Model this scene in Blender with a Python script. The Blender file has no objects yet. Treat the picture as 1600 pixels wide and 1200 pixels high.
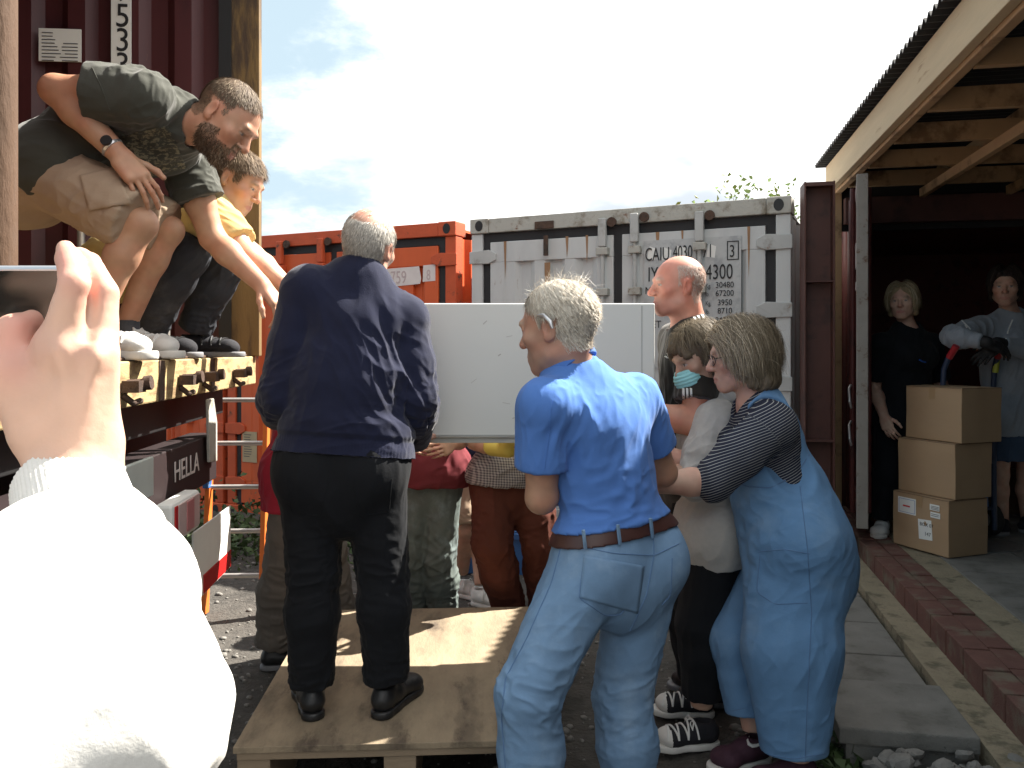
import bpy, bmesh, math, random
import numpy as np
from mathutils import Vector, Matrix
from mathutils.bvhtree import BVHTree
R = math.radians
random.seed(7)
SC = bpy.context.scene
COL = SC.collection

# ------------------------------------------------------------------ camera
CAMZ, FPX, HV = 1.5, 1300.0, 545.0
cam_d = bpy.data.cameras.new('camera')
cam = bpy.data.objects.new('camera', cam_d); COL.objects.link(cam)
cam.location = (0, 0, CAMZ); cam.rotation_euler = (R(90), 0, 0)
cam_d.sensor_width = 36; cam_d.lens = 36 * FPX / 1600
cam_d.shift_y = -(600 - HV) / 1600
cam_d.clip_start = .05; cam_d.clip_end = 2000
SC.camera = cam
# ------------------------------------------------------------------ light
SUN_EL, SUN_AZ = 48.0, 60.0            # azimuth from +Y towards +X
SUNV = Vector((math.sin(R(SUN_AZ)) * math.cos(R(SUN_EL)), math.cos(R(SUN_AZ)) * math.cos(R(SUN_EL)), math.sin(R(SUN_EL))))
sd = bpy.data.lights.new('sun', 'SUN'); sd.energy = 5.0; sd.angle = R(.53); sd.color = (1, .94, .84)
sun = bpy.data.objects.new('sun', sd); COL.objects.link(sun)
sun.location = (8, 5, 12); sun.rotation_euler = SUNV.to_track_quat('Z', 'Y').to_euler()
SC.view_settings.view_transform = 'Standard'; SC.view_settings.look = 'None'
SC.view_settings.exposure = 1.75; SC.view_settings.gamma = 1
SC.cycles.use_denoising = True
SC.cycles.max_bounces = 8
world = bpy.data.worlds.new('World'); SC.world = world; world.use_nodes = True

def nd(nt, t, **kw):
    n = nt.nodes.new(t)
    for k, v in kw.items():
        if k in n.inputs.keys(): n.inputs[k].default_value = v
        else: setattr(n, k, v)
    return n

def mth(nt, op, a, b=None, clamp=False):
    n = nt.nodes.new('ShaderNodeMath'); n.operation = op; n.use_clamp = clamp
    for i, x in enumerate((a, b)):
        if x is None: continue
        if isinstance(x, (int, float)): n.inputs[i].default_value = x
        else: nt.links.new(x, n.inputs[i])
    return n.outputs[0]

def mixc(nt, f, a, b, mode='MIX'):
    n = nt.nodes.new('ShaderNodeMix'); n.data_type = 'RGBA'; n.blend_type = mode
    for s, x in ((n.inputs[0], f), (n.inputs[6], a), (n.inputs[7], b)):
        if hasattr(x, 'node'): nt.links.new(x, s)
        elif isinstance(x, (int, float)): s.default_value = x
        else: s.default_value = (*x[:3], 1)
    return n.outputs[2]

def ramp(nt, f, lo, hi):
    n = nt.nodes.new('ShaderNodeMapRange'); n.interpolation_type = 'SMOOTHSTEP'
    nt.links.new(f, n.inputs[0]); n.inputs[1].default_value = lo; n.inputs[2].default_value = hi
    return n.outputs[0]

def make_world():
    nt = world.node_tree; nt.nodes.clear()
    out = nt.nodes.new('ShaderNodeOutputWorld'); bg = nt.nodes.new('ShaderNodeBackground')
    sky = nt.nodes.new('ShaderNodeTexSky'); sky.sky_type = 'NISHITA'; sky.sun_disc = False
    sky.sun_elevation = R(SUN_EL); sky.sun_rotation = R(SUN_AZ); sky.dust_density = 2.0; sky.air_density = 1.0
    tc = nt.nodes.new('ShaderNodeTexCoord'); sx = nt.nodes.new('ShaderNodeSeparateXYZ')
    nt.links.new(tc.outputs['Generated'], sx.inputs[0])
    zc = mth(nt, 'ADD', mth(nt, 'MAXIMUM', sx.outputs[2], 0.0), .28)
    cb = nt.nodes.new('ShaderNodeCombineXYZ')
    nt.links.new(mth(nt, 'DIVIDE', sx.outputs[0], zc), cb.inputs[0])
    nt.links.new(mth(nt, 'DIVIDE', sx.outputs[1], zc), cb.inputs[1])
    n1 = nd(nt, 'ShaderNodeTexNoise', Scale=1.5, Detail=10.0, Roughness=.62); nt.links.new(cb.outputs[0], n1.inputs['Vector'])
    n2 = nd(nt, 'ShaderNodeTexNoise', Scale=1.7, Detail=5.0, Roughness=.5); nt.links.new(cb.outputs[0], n2.inputs['Vector'])
    bias = ramp(nt, sx.outputs[0], -.34, .0)                 # open blue on the left, cloud bank to the right
    m = mth(nt, 'ADD', n1.outputs[0], mth(nt, 'MULTIPLY', bias, .30))
    lowc = ramp(nt, sx.outputs[2], .20, .02)
    m = mth(nt, 'ADD', m, mth(nt, 'MULTIPLY', lowc, .10))
    mask = ramp(nt, m, .50, .70)
    shade = ramp(nt, mth(nt, 'ADD', n2.outputs[0], mth(nt, 'MULTIPLY', ramp(nt, sx.outputs[2], .10, .36), .22)), .44, .60)
    cloud = mixc(nt, shade, (3.75, 4.05, 4.4), (8.6, 8.5, 8.3))
    skyc = mixc(nt, .86, sky.outputs[0], (3.2, 4.0, 4.4))
    c = mixc(nt, mth(nt, 'MULTIPLY', mask, .92), skyc, cloud)
    nt.links.new(c, bg.inputs[0]); bg.inputs[1].default_value = .066
    nt.links.new(bg.outputs[0], out.inputs[0])
make_world()

# ------------------------------------------------------------------ helpers
def W(u, v, y):                         # a point of the place, y metres in front of the camera
    return np.array(((u - 800) / FPX * y, y, CAMZ + (HV - v) / FPX * y))

def tag(o, label=None, cat=None, group=None, kind=None):
    if label: o['label'] = label
    if cat: o['category'] = cat
    if group: o['group'] = group
    if kind: o['kind'] = kind
    return o

def empty(name, loc=(0, 0, 0), rz=0, **kw):
    o = bpy.data.objects.new(name, None); COL.objects.link(o)
    o.location = tuple(loc); o.rotation_euler = (0, 0, rz); o.empty_display_size = .1
    return tag(o, **kw)

def link(name, me, mat=None, parent=None, smooth=False, loc=None):
    o = bpy.data.objects.new(name, me); COL.objects.link(o)
    if mat is not None:
        for m in (mat if isinstance(mat, (list, tuple)) else [mat]): me.materials.append(m)
    if parent is not None: o.parent = parent
    if loc is not None: o.location = tuple(loc)
    if smooth: me.polygons.foreach_set('use_smooth', np.ones(len(me.polygons), bool))
    return o

class MB:
    def __init__(s): s.v, s.f, s.m = [], [], []; s.cur = 0
    def add(s, vs, fs):
        b = len(s.v); s.v += [tuple(map(float, q)) for q in vs]
        for f in fs: s.f.append([b + i for i in f]); s.m.append(s.cur)
    def box(s, c, size, rot=None, taper=1.0):
        hx, hy, hz = (q / 2 for q in size); vs = []
        for z in (-1, 1):
            t = taper if z > 0 else 1
            for x, y in ((-1, -1), (1, -1), (1, 1), (-1, 1)):
                p = Vector((x * hx * t, y * hy * t, z * hz))
                if rot is not None: p = rot @ p
                vs.append((p.x + c[0], p.y + c[1], p.z + c[2]))
        s.add(vs, [(3, 2, 1, 0), (4, 5, 6, 7), (0, 1, 5, 4), (1, 2, 6, 5), (2, 3, 7, 6), (3, 0, 4, 7)])
        return s
    def bx(s, x0, x1, y0, y1, z0, z1): return s.box(((x0 + x1) / 2, (y0 + y1) / 2, (z0 + z1) / 2), (abs(x1 - x0), abs(y1 - y0), abs(z1 - z0)))
    def tube(s, pts, r, n=10, cap=True):
        pts = [Vector(p) for p in pts]; rs = r if isinstance(r, (list, tuple, np.ndarray)) else [r] * len(pts)
        vs, fs = [], []; prev = None
        for i, p in enumerate(pts):
            d = (pts[min(i + 1, len(pts) - 1)] - pts[max(i - 1, 0)]).normalized()
            if prev is None:
                a = Vector((0, 0, 1)) if abs(d.z) < .9 else Vector((1, 0, 0)); x = d.cross(a).normalized()
            else: x = (prev - d * prev.dot(d)).normalized()
            prev = x; y = d.cross(x)
            for k in range(n):
                a = 2 * math.pi * k / n; vs.append(p + (x * math.cos(a) + y * math.sin(a)) * rs[i])
        for i in range(len(pts) - 1):
            for k in range(n):
                a, b = i * n + k, i * n + (k + 1) % n; fs.append((a, b, b + n, a + n))
        if cap: fs.append(tuple(range(n - 1, -1, -1))); fs.append(tuple((len(pts) - 1) * n + k for k in range(n)))
        s.add(vs, fs); return s
    def prism(s, poly, d, off=(0, 0, 0)):       # planar polygon extruded by vector d
        n = len(poly); o = Vector(off); d = Vector(d)
        a = [Vector(p) + o for p in poly]; s.add(a + [p + d for p in a],
            [tuple(range(n - 1, -1, -1)), tuple(range(n, 2 * n))] + [(i, (i + 1) % n, n + (i + 1) % n, n + i) for i in range(n)])
        return s
    def build(s, name, mat=None, parent=None, smooth=False, bevel=0, seg=2, loc=None):
        me = bpy.data.meshes.new(name); me.from_pydata(s.v, [], s.f)
        me.polygons.foreach_set('material_index', np.array(s.m, dtype=np.int32))
        bm = bmesh.new(); bm.from_mesh(me); bmesh.ops.recalc_face_normals(bm, faces=bm.faces[:])
        if smooth:
            for e in bm.edges:
                if len(e.link_faces) == 2 and e.calc_face_angle(0) > .9: e.smooth = False
        bm.to_mesh(me); bm.free()
        o = link(name, me, mat, parent, smooth, loc)
        if bevel:
            b = o.modifiers.new('bevel', 'BEVEL'); b.width = bevel; b.segments = seg; b.limit_method = 'ANGLE'; b.angle_limit = R(40)
        return o

def copy_tree(o, parent=None):
    c = o.copy(); COL.objects.link(c)
    if parent is not None: c.parent = parent
    for ch in list(o.children): copy_tree(ch, c)
    return c

# ------------------------------------------------------------------ materials
def pm(name, col, rough=.7, var=.18, scale=6.0, col2=None, f2=(.5, .65), s2=3.0, stretch=None, bump=.0, bscale=80.0, metal=0.0,
       spec=.5, rust=None, rscale=2.0, rthr=(.58, .70), sheen=0.0, sss=0.0, attr=None, twill=0.0, trans=0.0, bdist=.01):
    m = bpy.data.materials.new(name); m.use_nodes = True; nt = m.node_tree; nt.nodes.clear()
    out = nt.nodes.new('ShaderNodeOutputMaterial'); b = nt.nodes.new('ShaderNodeBsdfPrincipled')
    nt.links.new(b.outputs[0], out.inputs[0])
    tc = nt.nodes.new('ShaderNodeTexCoord'); mp = nt.nodes.new('ShaderNodeMapping'); nt.links.new(tc.outputs['Object'], mp.inputs[0])
    if stretch: mp.inputs['Scale'].default_value = stretch
    n1 = nd(nt, 'ShaderNodeTexNoise', Scale=scale, Detail=6.0, Roughness=.6); nt.links.new(mp.outputs[0], n1.inputs['Vector'])
    if attr:
        at = nt.nodes.new('ShaderNodeAttribute'); at.attribute_name = attr; base = at.outputs[0]
    else: base = col
    f = mth(nt, 'ADD', mth(nt, 'MULTIPLY', mth(nt, 'SUBTRACT', n1.outputs[0], .5), var * 2.4), 1.0)
    cb = nt.nodes.new('ShaderNodeCombineColor')
    for i in range(3): nt.links.new(f, cb.inputs[i])
    c = mixc(nt, 1.0, base, cb.outputs[0], 'MULTIPLY')
    if col2 is not None:
        n2 = nd(nt, 'ShaderNodeTexNoise', Scale=s2, Detail=7.0, Roughness=.65); nt.links.new(mp.outputs[0], n2.inputs['Vector'])
        c = mixc(nt, ramp(nt, n2.outputs[0], *f2), c, col2)
    rr = None
    if rust is not None:
        n3 = nd(nt, 'ShaderNodeTexNoise', Scale=rscale, Detail=8.0, Roughness=.7); nt.links.new(mp.outputs[0], n3.inputs['Vector'])
        rr = ramp(nt, n3.outputs[0], *rthr); c = mixc(nt, rr, c, rust)
    nt.links.new(c, b.inputs['Base Color'])
    b.inputs['Roughness'].default_value = rough; b.inputs['Metallic'].default_value = metal
    b.inputs['Specular IOR Level'].default_value = spec
    if sheen: b.inputs['Sheen Weight'].default_value = sheen; b.inputs['Sheen Roughness'].default_value = .5
    if sss: b.inputs['Subsurface Weight'].default_value = sss; b.inputs['Subsurface Radius'].default_value = (1, .35, .2); b.inputs['Subsurface Scale'].default_value = .008
    if trans: b.inputs['Transmission Weight'].default_value = trans
    if bump or twill:
        h = None
        if bump:
            n4 = nd(nt, 'ShaderNodeTexNoise', Scale=bscale, Detail=5.0, Roughness=.6); nt.links.new(mp.outputs[0], n4.inputs['Vector']); h = n4.outputs[0]
        if twill:
            w = nd(nt, 'ShaderNodeTexNoise', Scale=900.0, Detail=1.0); nt.links.new(mp.outputs[0], w.inputs['Vector'])
            h = w.outputs[0] if h is None else mth(nt, 'ADD', h, mth(nt, 'MULTIPLY', w.outputs[0], twill))
        bp = nt.nodes.new('ShaderNodeBump'); bp.inputs['Strength'].default_value = bump or .3; bp.inputs['Distance'].default_value = bdist
        nt.links.new(h, bp.inputs['Height']); nt.links.new(bp.outputs[0], b.inputs['Normal'])
    return m

def text(body, size, mat, M, parent=None, name='lettering', extrude=.001, align='LEFT', squeeze=1.0):
    cu = bpy.data.curves.new('txt', 'FONT'); cu.body = body; cu.size = size; cu.extrude = extrude; cu.align_x = align
    cu.resolution_u = 4
    o = bpy.data.objects.new('txt', cu); COL.objects.link(o)
    bpy.context.view_layer.update()
    me = bpy.data.meshes.new_from_object(o.evaluated_get(bpy.context.evaluated_depsgraph_get()))
    bpy.data.objects.remove(o); bpy.data.curves.remove(cu)
    me.transform(Matrix.Diagonal((squeeze, 1, 1, 1))); me.transform(M)
    me.materials.clear()
    return link(name, me, mat, parent)

def frame(o, x, y, z):                   # matrix from origin and three axes
    M = Matrix.Identity(4)
    for i in range(3): M[i][0], M[i][1], M[i][2], M[i][3] = x[i], y[i], z[i], o[i]
    return M
# ================================================================== materials of the place
M = {}
M['gravel'] = pm('gravel_dirt', (.075, .068, .06), .95, .5, 25, col2=(.035, .032, .028), s2=2.2, bump=.9, bscale=55, bdist=.02)
M['stone'] = pm('stone', (.20, .19, .175), .9, .35, 9, bump=.5, bscale=60)
M['concrete'] = pm('concrete_slab', (.195, .185, .168), .92, .26, 18, col2=(.105, .098, .085), s2=4.5, f2=(.46, .70), rust=(.07, .065, .055), rscale=38, rthr=(.66, .72), bump=.8, bscale=140, bdist=.006)
M['sand'] = pm('sandy_mortar', (.30, .25, .17), .95, .3, 14, col2=(.14, .12, .08), s2=7, bump=.8, bscale=60, bdist=.02)
M['brick'] = pm('red_brick', (.135, .060, .046), .92, .35, 12, col2=(.15, .12, .085), s2=6, f2=(.48, .66), bump=.5, bscale=120)
M['white_paint'] = pm('white_container_paint', (.55, .56, .555), .55, .10, 3, stretch=(1, 1, .25), col2=(.42, .43, .44), s2=2.2, f2=(.45, .75), rust=(.20, .09, .04), rscale=5, rthr=(.64, .72), bump=.15, bscale=30)
M['rail_paint'] = pm('weathered_rail_paint', (.42, .41, .37), .7, .2, 6, col2=(.16, .13, .09), s2=6, f2=(.48, .7), rust=(.15, .06, .025), rscale=9, rthr=(.58, .68), bump=.3, bscale=60)
M['white_clean'] = pm('white_bar_paint', (.44, .445, .435), .55, .14, 7, col2=(.30, .29, .27), s2=9, f2=(.5, .7), rust=(.22, .11, .06), rscale=9, rthr=(.60, .72))
M['gasket'] = pm('black_rubber', (.018, .018, .02), .7, .3, 12)
M['rustmetal'] = pm('rusty_steel', (.075, .042, .028), .85, .45, 14, col2=(.035, .025, .02), s2=9, bump=.6, bscale=60)
M['orange_paint'] = pm('orange_container_paint', (.62, .105, .025), .55, .12, 3, stretch=(1, 1, .3), col2=(.46, .075, .022), s2=2.5, f2=(.45, .7), rust=(.12, .04, .02), rscale=6, rthr=(.62, .7), bump=.15, bscale=30)
M['orange_dark'] = pm('orange_rail_paint', (.52, .085, .026), .65, .2, 8, rust=(.11, .045, .025), rscale=9, rthr=(.57, .68), bump=.3)
M['maroon'] = pm('maroon_container_paint', (.068, .014, .016), .5, .25, 5, stretch=(1, 1, .3), col2=(.05, .012, .014), s2=4, rust=(.13, .05, .03), rscale=12, rthr=(.66, .72))
M['maroon_door'] = pm('maroon_door_paint', (.13, .03, .025), .6, .2, 5, col2=(.07, .02, .018), s2=5, rust=(.2, .08, .04), rscale=10, rthr=(.63, .7))
M['post_rust'] = pm('worn_orange_post', (.085, .042, .02), .8, .4, 10, stretch=(1, 1, .25), col2=(.09, .05, .03), s2=9, f2=(.5, .62), bump=.4)
M['post_yellow'] = pm('worn_yellow_post', (.19, .115, .04), .75, .3, 7, stretch=(1, 1, .2), col2=(.06, .035, .02), s2=6, f2=(.46, .6), bump=.3)
M['beam_brown'] = pm('brown_steel_beam', (.095, .038, .030), .6, .2, 6, col2=(.06, .027, .022), s2=5)
M['black'] = pm('black_paint', (.014, .014, .015), .5, .3, 8)
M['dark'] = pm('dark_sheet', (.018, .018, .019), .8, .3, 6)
M['timber'] = pm('fascia_timber', (.52, .40, .245), .75, .16, 2.5, stretch=(1, .6, 6), col2=(.30, .19, .10), s2=2.2, f2=(.60, .70), bump=.2, bscale=40)
M['rafter'] = pm('rafter_timber', (.42, .27, .145), .8, .2, 4, col2=(.2, .12, .06), s2=4)
M['ply'] = pm('weathered_plywood', (.285, .222, .148), .85, .34, 9, stretch=(1.3, .45, 1), col2=(.155, .12, .082), s2=5.5, f2=(.42, .66), rust=(.085, .062, .045), rscale=6, rthr=(.54, .70), bump=.35, bscale=45)
M['pallet'] = pm('pallet_wood', (.24, .18, .12), .85, .25, 8, stretch=(.3, 1, 1), bump=.3)
M['deck'] = pm('pale_deck_timber', (.46, .34, .165), .75, .2, 6, stretch=(1, .4, 3), col2=(.24, .155, .075), s2=7, f2=(.46, .62), rust=(.10, .07, .045), rscale=16, rthr=(.61, .68), bump=.3, bscale=60)
M['deck_top'] = pm('deck_boards', (.20, .15, .09), .8, .3, 8, stretch=(.3, 1, 1), bump=.3)
M['steel'] = pm('galvanised_steel', (.34, .34, .34), .4, .15, 15, metal=.7)
M['alu'] = pm('aluminium', (.50, .48, .45), .42, .1, 20, metal=.7)
M['paper'] = pm('white_paper', (.78, .78, .75), .8, .05, 12)
M['sticker'] = pm('worn_sticker', (.68, .62, .60), .7, .12, 10)
M['kraft'] = pm('kraft_notice', (.44, .35, .22), .8, .12, 8)
M['ink'] = pm('black_ink', (.02, .02, .022), .7, .2, 30)
M['faded_ink'] = pm('faded_ink', (.075, .075, .08), .7, .3, 30)
M['redink'] = pm('red_ink', (.55, .05, .05), .6, .1, 10)
M['cardboard'] = pm('cardboard', (.40, .265, .155), .85, .07, 4, stretch=(1, 1, 3), bump=.08, bscale=90)
M['orange_plastic'] = pm('orange_ladder_paint', (.70, .17, .03), .5, .12, 8)
M['blue_plastic'] = pm('blue_plastic', (.03, .12, .32), .45, .15, 8)
M['red_plastic'] = pm('red_grip', (.42, .02, .03), .5, .1, 10)
M['tyre'] = pm('tyre_rubber', (.02, .02, .02), .85, .2, 20)
M['cabinet'] = pm('cabinet_enamel', (.66, .675, .64), .38, .035, 2.5, rust=(.50, .47, .40), rscale=17, rthr=(.73, .75))
M['leaf'] = pm('tree_leaf', (.20, .30, .07), .6, .45, 3)
M['weed'] = pm('weed_leaf', (.05, .085, .025), .7, .5, 5)
M['bark'] = pm('bark', (.10, .08, .06), .9, .3, 12)
M['lamp_red'] = pm('red_lens', (.5, .02, .02), .25, .05, 10)
M['lamp_white'] = pm('white_lens', (.7, .68, .64), .3, .1, 20)
M['silver'] = pm('silver_trim', (.6, .6, .62), .3, .05, 10, metal=.8)
M['glass_dark'] = pm('phone_screen', (.012, .013, .012), .06, .05, 3)

# ================================================================== ground
def vn(p, seed=0):                       # value noise, p (...,3) -> 0..1
    p = np.asarray(p, float); i = np.floor(p).astype(np.int64); f = p - i; f = f * f * (3 - 2 * f)
    def h(x, y, z):
        n = (x * 374761393 + y * 668265263 + z * 2147483647 * 31 + seed * 974711) & 0xFFFFFFFF
        n = ((n ^ (n >> 13)) * 1274126177) & 0xFFFFFFFF
        n = ((n ^ (n >> 16)) * 2246822519) & 0xFFFFFFFF
        return ((n ^ (n >> 15)) & 0xFFFF) / 65535.0
    x, y, z = i[..., 0], i[..., 1], i[..., 2]; fx, fy, fz = f[..., 0], f[..., 1], f[..., 2]
    a = h(x, y, z) * (1 - fx) + h(x + 1, y, z) * fx; b = h(x, y + 1, z) * (1 - fx) + h(x + 1, y + 1, z) * fx
    c = h(x, y, z + 1) * (1 - fx) + h(x + 1, y, z + 1) * fx; d = h(x, y + 1, z + 1) * (1 - fx) + h(x + 1, y + 1, z + 1) * fx
    return (a * (1 - fy) + b * fy) * (1 - fz) + (c * (1 - fy) + d * fy) * fz

def mesh_from(name, V, F, smooth=True):
    V = np.asarray(V, np.float32); F = np.asarray(F, np.int32); k = F.shape[1]
    me = bpy.data.meshes.new(name); me.vertices.add(len(V)); me.vertices.foreach_set('co', V.ravel())
    me.loops.add(F.size); me.loops.foreach_set('vertex_index', F.ravel())
    me.polygons.add(len(F)); me.polygons.foreach_set('loop_start', np.arange(0, F.size, k, dtype=np.int32))
    try: me.polygons.foreach_set('loop_total', np.full(len(F), k, np.int32))
    except Exception: pass
    me.update(calc_edges=True); me.validate()
    if smooth: me.polygons.foreach_set('use_smooth', np.ones(len(F), bool))
    return me

def gz(x, y):
    p = np.stack([np.asarray(x, float), np.asarray(y, float), np.zeros_like(np.asarray(x, float))], -1)
    n = (vn(p * 1.3) - .5) * .05 + (vn(p * 6, 3) - .5) * .02 + (vn(p * 22, 5) - .5) * .010
    rise = np.clip((p[..., 0] - .55) / .35, 0, 1) * np.clip((4.2 - p[..., 1]) / 1., 0, 1) * .045
    near = np.exp(-((p[..., 0]) ** 2 + (p[..., 1] - 4) ** 2) / 90)
    return n * near + rise - .012

def grid(name, xs, ys, zf, mat):
    X, Y = np.meshgrid(xs, ys); Z = zf(X, Y); nx, ny = len(xs), len(ys)
    V = np.stack([X, Y, Z], -1).reshape(-1, 3); i = np.arange(nx * ny).reshape(ny, nx)
    F = np.stack([i[:-1, :-1], i[:-1, 1:], i[1:, 1:], i[1:, :-1]], -1).reshape(-1, 4)
    return link(name, mesh_from(name, V, F), mat)
xs = np.concatenate([[-300, -100, -40, -15, -8], np.arange(-4, 3.2, .03), [4, 8, 15, 40, 100, 300]])
ys = np.concatenate([[-300, -100, -30, -8, -2, 0, 1.2], np.arange(1.8, 8, .03), [9, 11, 15, 25, 40, 100, 300]])
tag(grid('ground', xs, ys, gz, M['gravel']), kind='structure')

def pebbles(name, n, fx, smin, smax, mat, seed=1, zf=gz):
    rng = np.random.default_rng(seed); V, F = [], []
    bm = bmesh.new(); bmesh.ops.create_icosphere(bm, subdivisions=1, radius=1)
    bv = np.array([v.co[:] for v in bm.verts]); bf = np.array([[v.index for v in f.verts] for f in bm.faces]); bm.free()
    for i in range(n):
        x, y = fx(rng); s = smin + (smax - smin) * rng.random() ** 3
        q = bv * (1 + (rng.random(bv.shape) - .5) * .55) * np.array([1, .6 + .5 * rng.random(), .45 + .35 * rng.random()]) * s
        a = rng.random() * 6.28; c, s_ = math.cos(a), math.sin(a)
        q = q @ np.array([[c, -s_, 0], [s_, c, 0], [0, 0, 1]]).T + np.array([x, y, float(zf(x, y)) + s * .2])
        F.append(bf + i * len(bv)); V.append(q)
    o = link(name, mesh_from(name, np.concatenate(V), np.concatenate(F), False), mat)
    return tag(o, kind='stuff')
tag(pebbles('gravel', 2600, lambda r: (-2.2 + 3.6 * r.random(), 2.3 + 4.2 * r.random()), .005, .024, M['stone']), 'grey gravel stones scattered over the dark dirt yard', 'gravel')

def leaves(name, pts, nrm, size, mat, seed=2, parent=None):
    rng = np.random.default_rng(seed); n = len(pts)
    d = rng.normal(size=(n, 3)); d /= np.linalg.norm(d, axis=1)[:, None]
    w = np.cross(d, rng.normal(size=(n, 3))); w /= np.linalg.norm(w, axis=1)[:, None]
    s = size * (.6 + .8 * rng.random((n, 1))); k = np.cross(d, w) * s * .18
    V = np.stack([pts, pts + d * s * .5 + w * s * .3 + k, pts + d * s, pts + d * s * .5 - w * s * .3 + k], 1).reshape(-1, 3)
    F = np.arange(4 * n).reshape(n, 4)
    return link(name, mesh_from(name, V, F, False), mat, parent)

def weed_patch(name, label, cx, cy, rx, ry, n, h, seed):
    rng = np.random.default_rng(seed); x = cx + rx * rng.normal(size=n) * .5; y = cy + ry * rng.normal(size=n) * .5
    c = vn(np.stack([x * 5, y * 5, 0 * x], -1), seed); z = gz(x, y) + rng.random(n) ** 1.6 * h * (.35 + c)
    tag(leaves(name, np.stack([x, y, z], -1), None, .055, M['weed'], seed), label, 'weeds', kind='stuff')
weed_patch('weeds', 'green weeds growing under the ladder at the foot of the orange container', -2.05, 6.3, 1.3, .7, 1900, .42, 4)
weed_patch('weeds', 'low green weeds in dirt between the path and the denim dungarees', 1.16, 2.95, .16, .5, 420, .10, 9)
weed_patch('weeds', 'low moss and weeds in the gap between path slabs and mortar strip', 1.86, 3.95, .20, 1.0, 500, .07, 17)
weed_patch('weeds', 'weeds by the blue crates behind the lifted cabinet', -.3, 6.2, .9, .35, 600, .22, 12)

# ================================================================== shed side: path, kerb, floor
DK = np.array((.196, .9806)); NK = np.array((.9806, -.196))           # along the kerb, and away from the yard
K0 = np.array((1.74, 2.89))                                          # a point on the kerb's front edge
def kp(s, t): q = K0 + DK * s + NK * t; return q[0], q[1]
KR = Matrix.Rotation(math.atan2(DK[1], DK[0]) - math.pi / 2, 3, 'Z')
def kbox(mb, s0, s1, t0, t1, z0, z1, jig=0, rnd=random):
    x, y = kp((s0 + s1) / 2, (t0 + t1) / 2)
    r = KR @ Matrix.Rotation(rnd.uniform(-1, 1) * jig, 3, 'X') @ Matrix.Rotation(rnd.uniform(-1, 1) * jig, 3, 'Y')
    mb.box((x, y, (z0 + z1) / 2), (t1 - t0, s1 - s0, z1 - z0), r)
path = MB()
for i in range(-1, 9):
    s = .33 + i * .46
    if i < 0: continue
    kbox(path, s, s + .45, -.60, -.15, .02, .135, .006)
tag(path.build('path', M['concrete'], bevel=.006), kind='structure')
kerb = MB(); s = -2.6
while s < 3.6:
    l = .213; kbox(kerb, s, s + l, 0, .10, .12, .275 + random.uniform(-.004, .004), .012); s += l + .010
s = -2.55
while s < 3.6: kbox(kerb, s, s + .213, .108, .21, .12, .272 + random.uniform(-.004, .004), .012); s += .223
tag(kerb.build('kerb', M['brick'], bevel=.004), kind='structure')
mort = MB(); kbox(mort, -2.8, 3.7, -.13, .235, -.05, .165); kbox(mort, -2.8, 3.7, .22, .40, -.05, .262)
tag(mort.build('verge', M['sand']), kind='structure')
fl = MB()
for i in range(-5, 8):
    for j in range(7):
        kbox(fl, i * .46 + .1 * (j % 2), i * .46 + .45 + .1 * (j % 2), .385 + j * .46, .385 + j * .46 + .45, .10, .268, .004)
tag(fl.build('floor', M['concrete'], bevel=.005), kind='structure')
def slab(label, s0, t0, z0, z1, rz, l=.45):
    mb = MB(); x, y = kp(s0, t0); mb.box((0, 0, 0), (l, l, z1 - z0))
    o = mb.build('paving_slab', M['concrete'], bevel=.007); o.location = (x, y, (z0 + z1) / 2); o.rotation_euler = (0, 0, math.atan2(DK[1], DK[0]) - math.pi / 2 + rz)
    tag(o, label, 'paving slab', 'loose slabs at the near end of the path')
slab('pale concrete slab on top of the stack at the near end of the path', .09, -.37, .135, .195, 0)
slab('lower concrete slab half hidden under the topmost slab by the rubble', .10, -.36, .045, .132, .02, .43)
slab('concrete slab leaning on its edge left of the slab stack', .2, -.66, -.01, .075, .06, .36)
# rubble heap in front of the slabs: each stone is its own thing
rng = random.Random(5)
for i in range(64):
    r_ = rng.uniform(.022, .05); x, y = kp(-.17 - rng.random() * .22, -.50 + rng.random() * .50); hz_ = rng.random() * .11
    bm = bmesh.new(); bmesh.ops.create_icosphere(bm, subdivisions=2, radius=r_)
    a, b_ = rng.uniform(.6, 1.2), rng.uniform(.5, .8)
    for v in bm.verts: v.co = Vector((v.co.x * a, v.co.y, v.co.z * b_)) * (1 + rng.uniform(-.16, .16))
    me = bpy.data.meshes.new('rubble_stone'); bm.to_mesh(me); bm.free()
    o = link('rubble_stone', me, M['stone'], None, False, (x, y, float(gz(x, y)) + r_ * .4 + hz_)); o.rotation_euler = (rng.uniform(0, 1), 0, rng.uniform(0, 6))
    tag(o, 'grey rubble stone lying in front of the paving slab stack', 'stone', 'rubble stones by the path')

# ================================================================== shed roof
FZ0, FZ1 = 2.70, 2.905
shed = empty('open_shed', (*kp(1.5, 1.5), 0), label='open fronted timber shed roof joining the containers on the right', cat='shed')
def sp(mb, name, mat, bevel=0, smooth=False):
    o = mb.build(name, mat, shed, smooth, bevel); L = Vector(shed.location)
    o.data.transform(Matrix.Translation(-L)); return o
S0, S1, T1 = -3.4, 3.62, 3.05
mb = MB(); kbox(mb, S0, S1, -.02, .025, FZ0, FZ1); sp(mb, 'fascia_board', M['timber'], .003)
mb = MB(); kbox(mb, S0, S1 - .05, .03, .075, FZ0 - .02, FZ1 - .06); sp(mb, 'wall_plate', M['rafter'], .003)
for i in range(10):
    mb = MB(); s = S1 - .35 - i * .66; kbox(mb, s - .022, s + .022, .08, T1 - .06, FZ0 - .02, FZ0 + .09); sp(mb, 'rafter', M['rafter'], .002)
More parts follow.
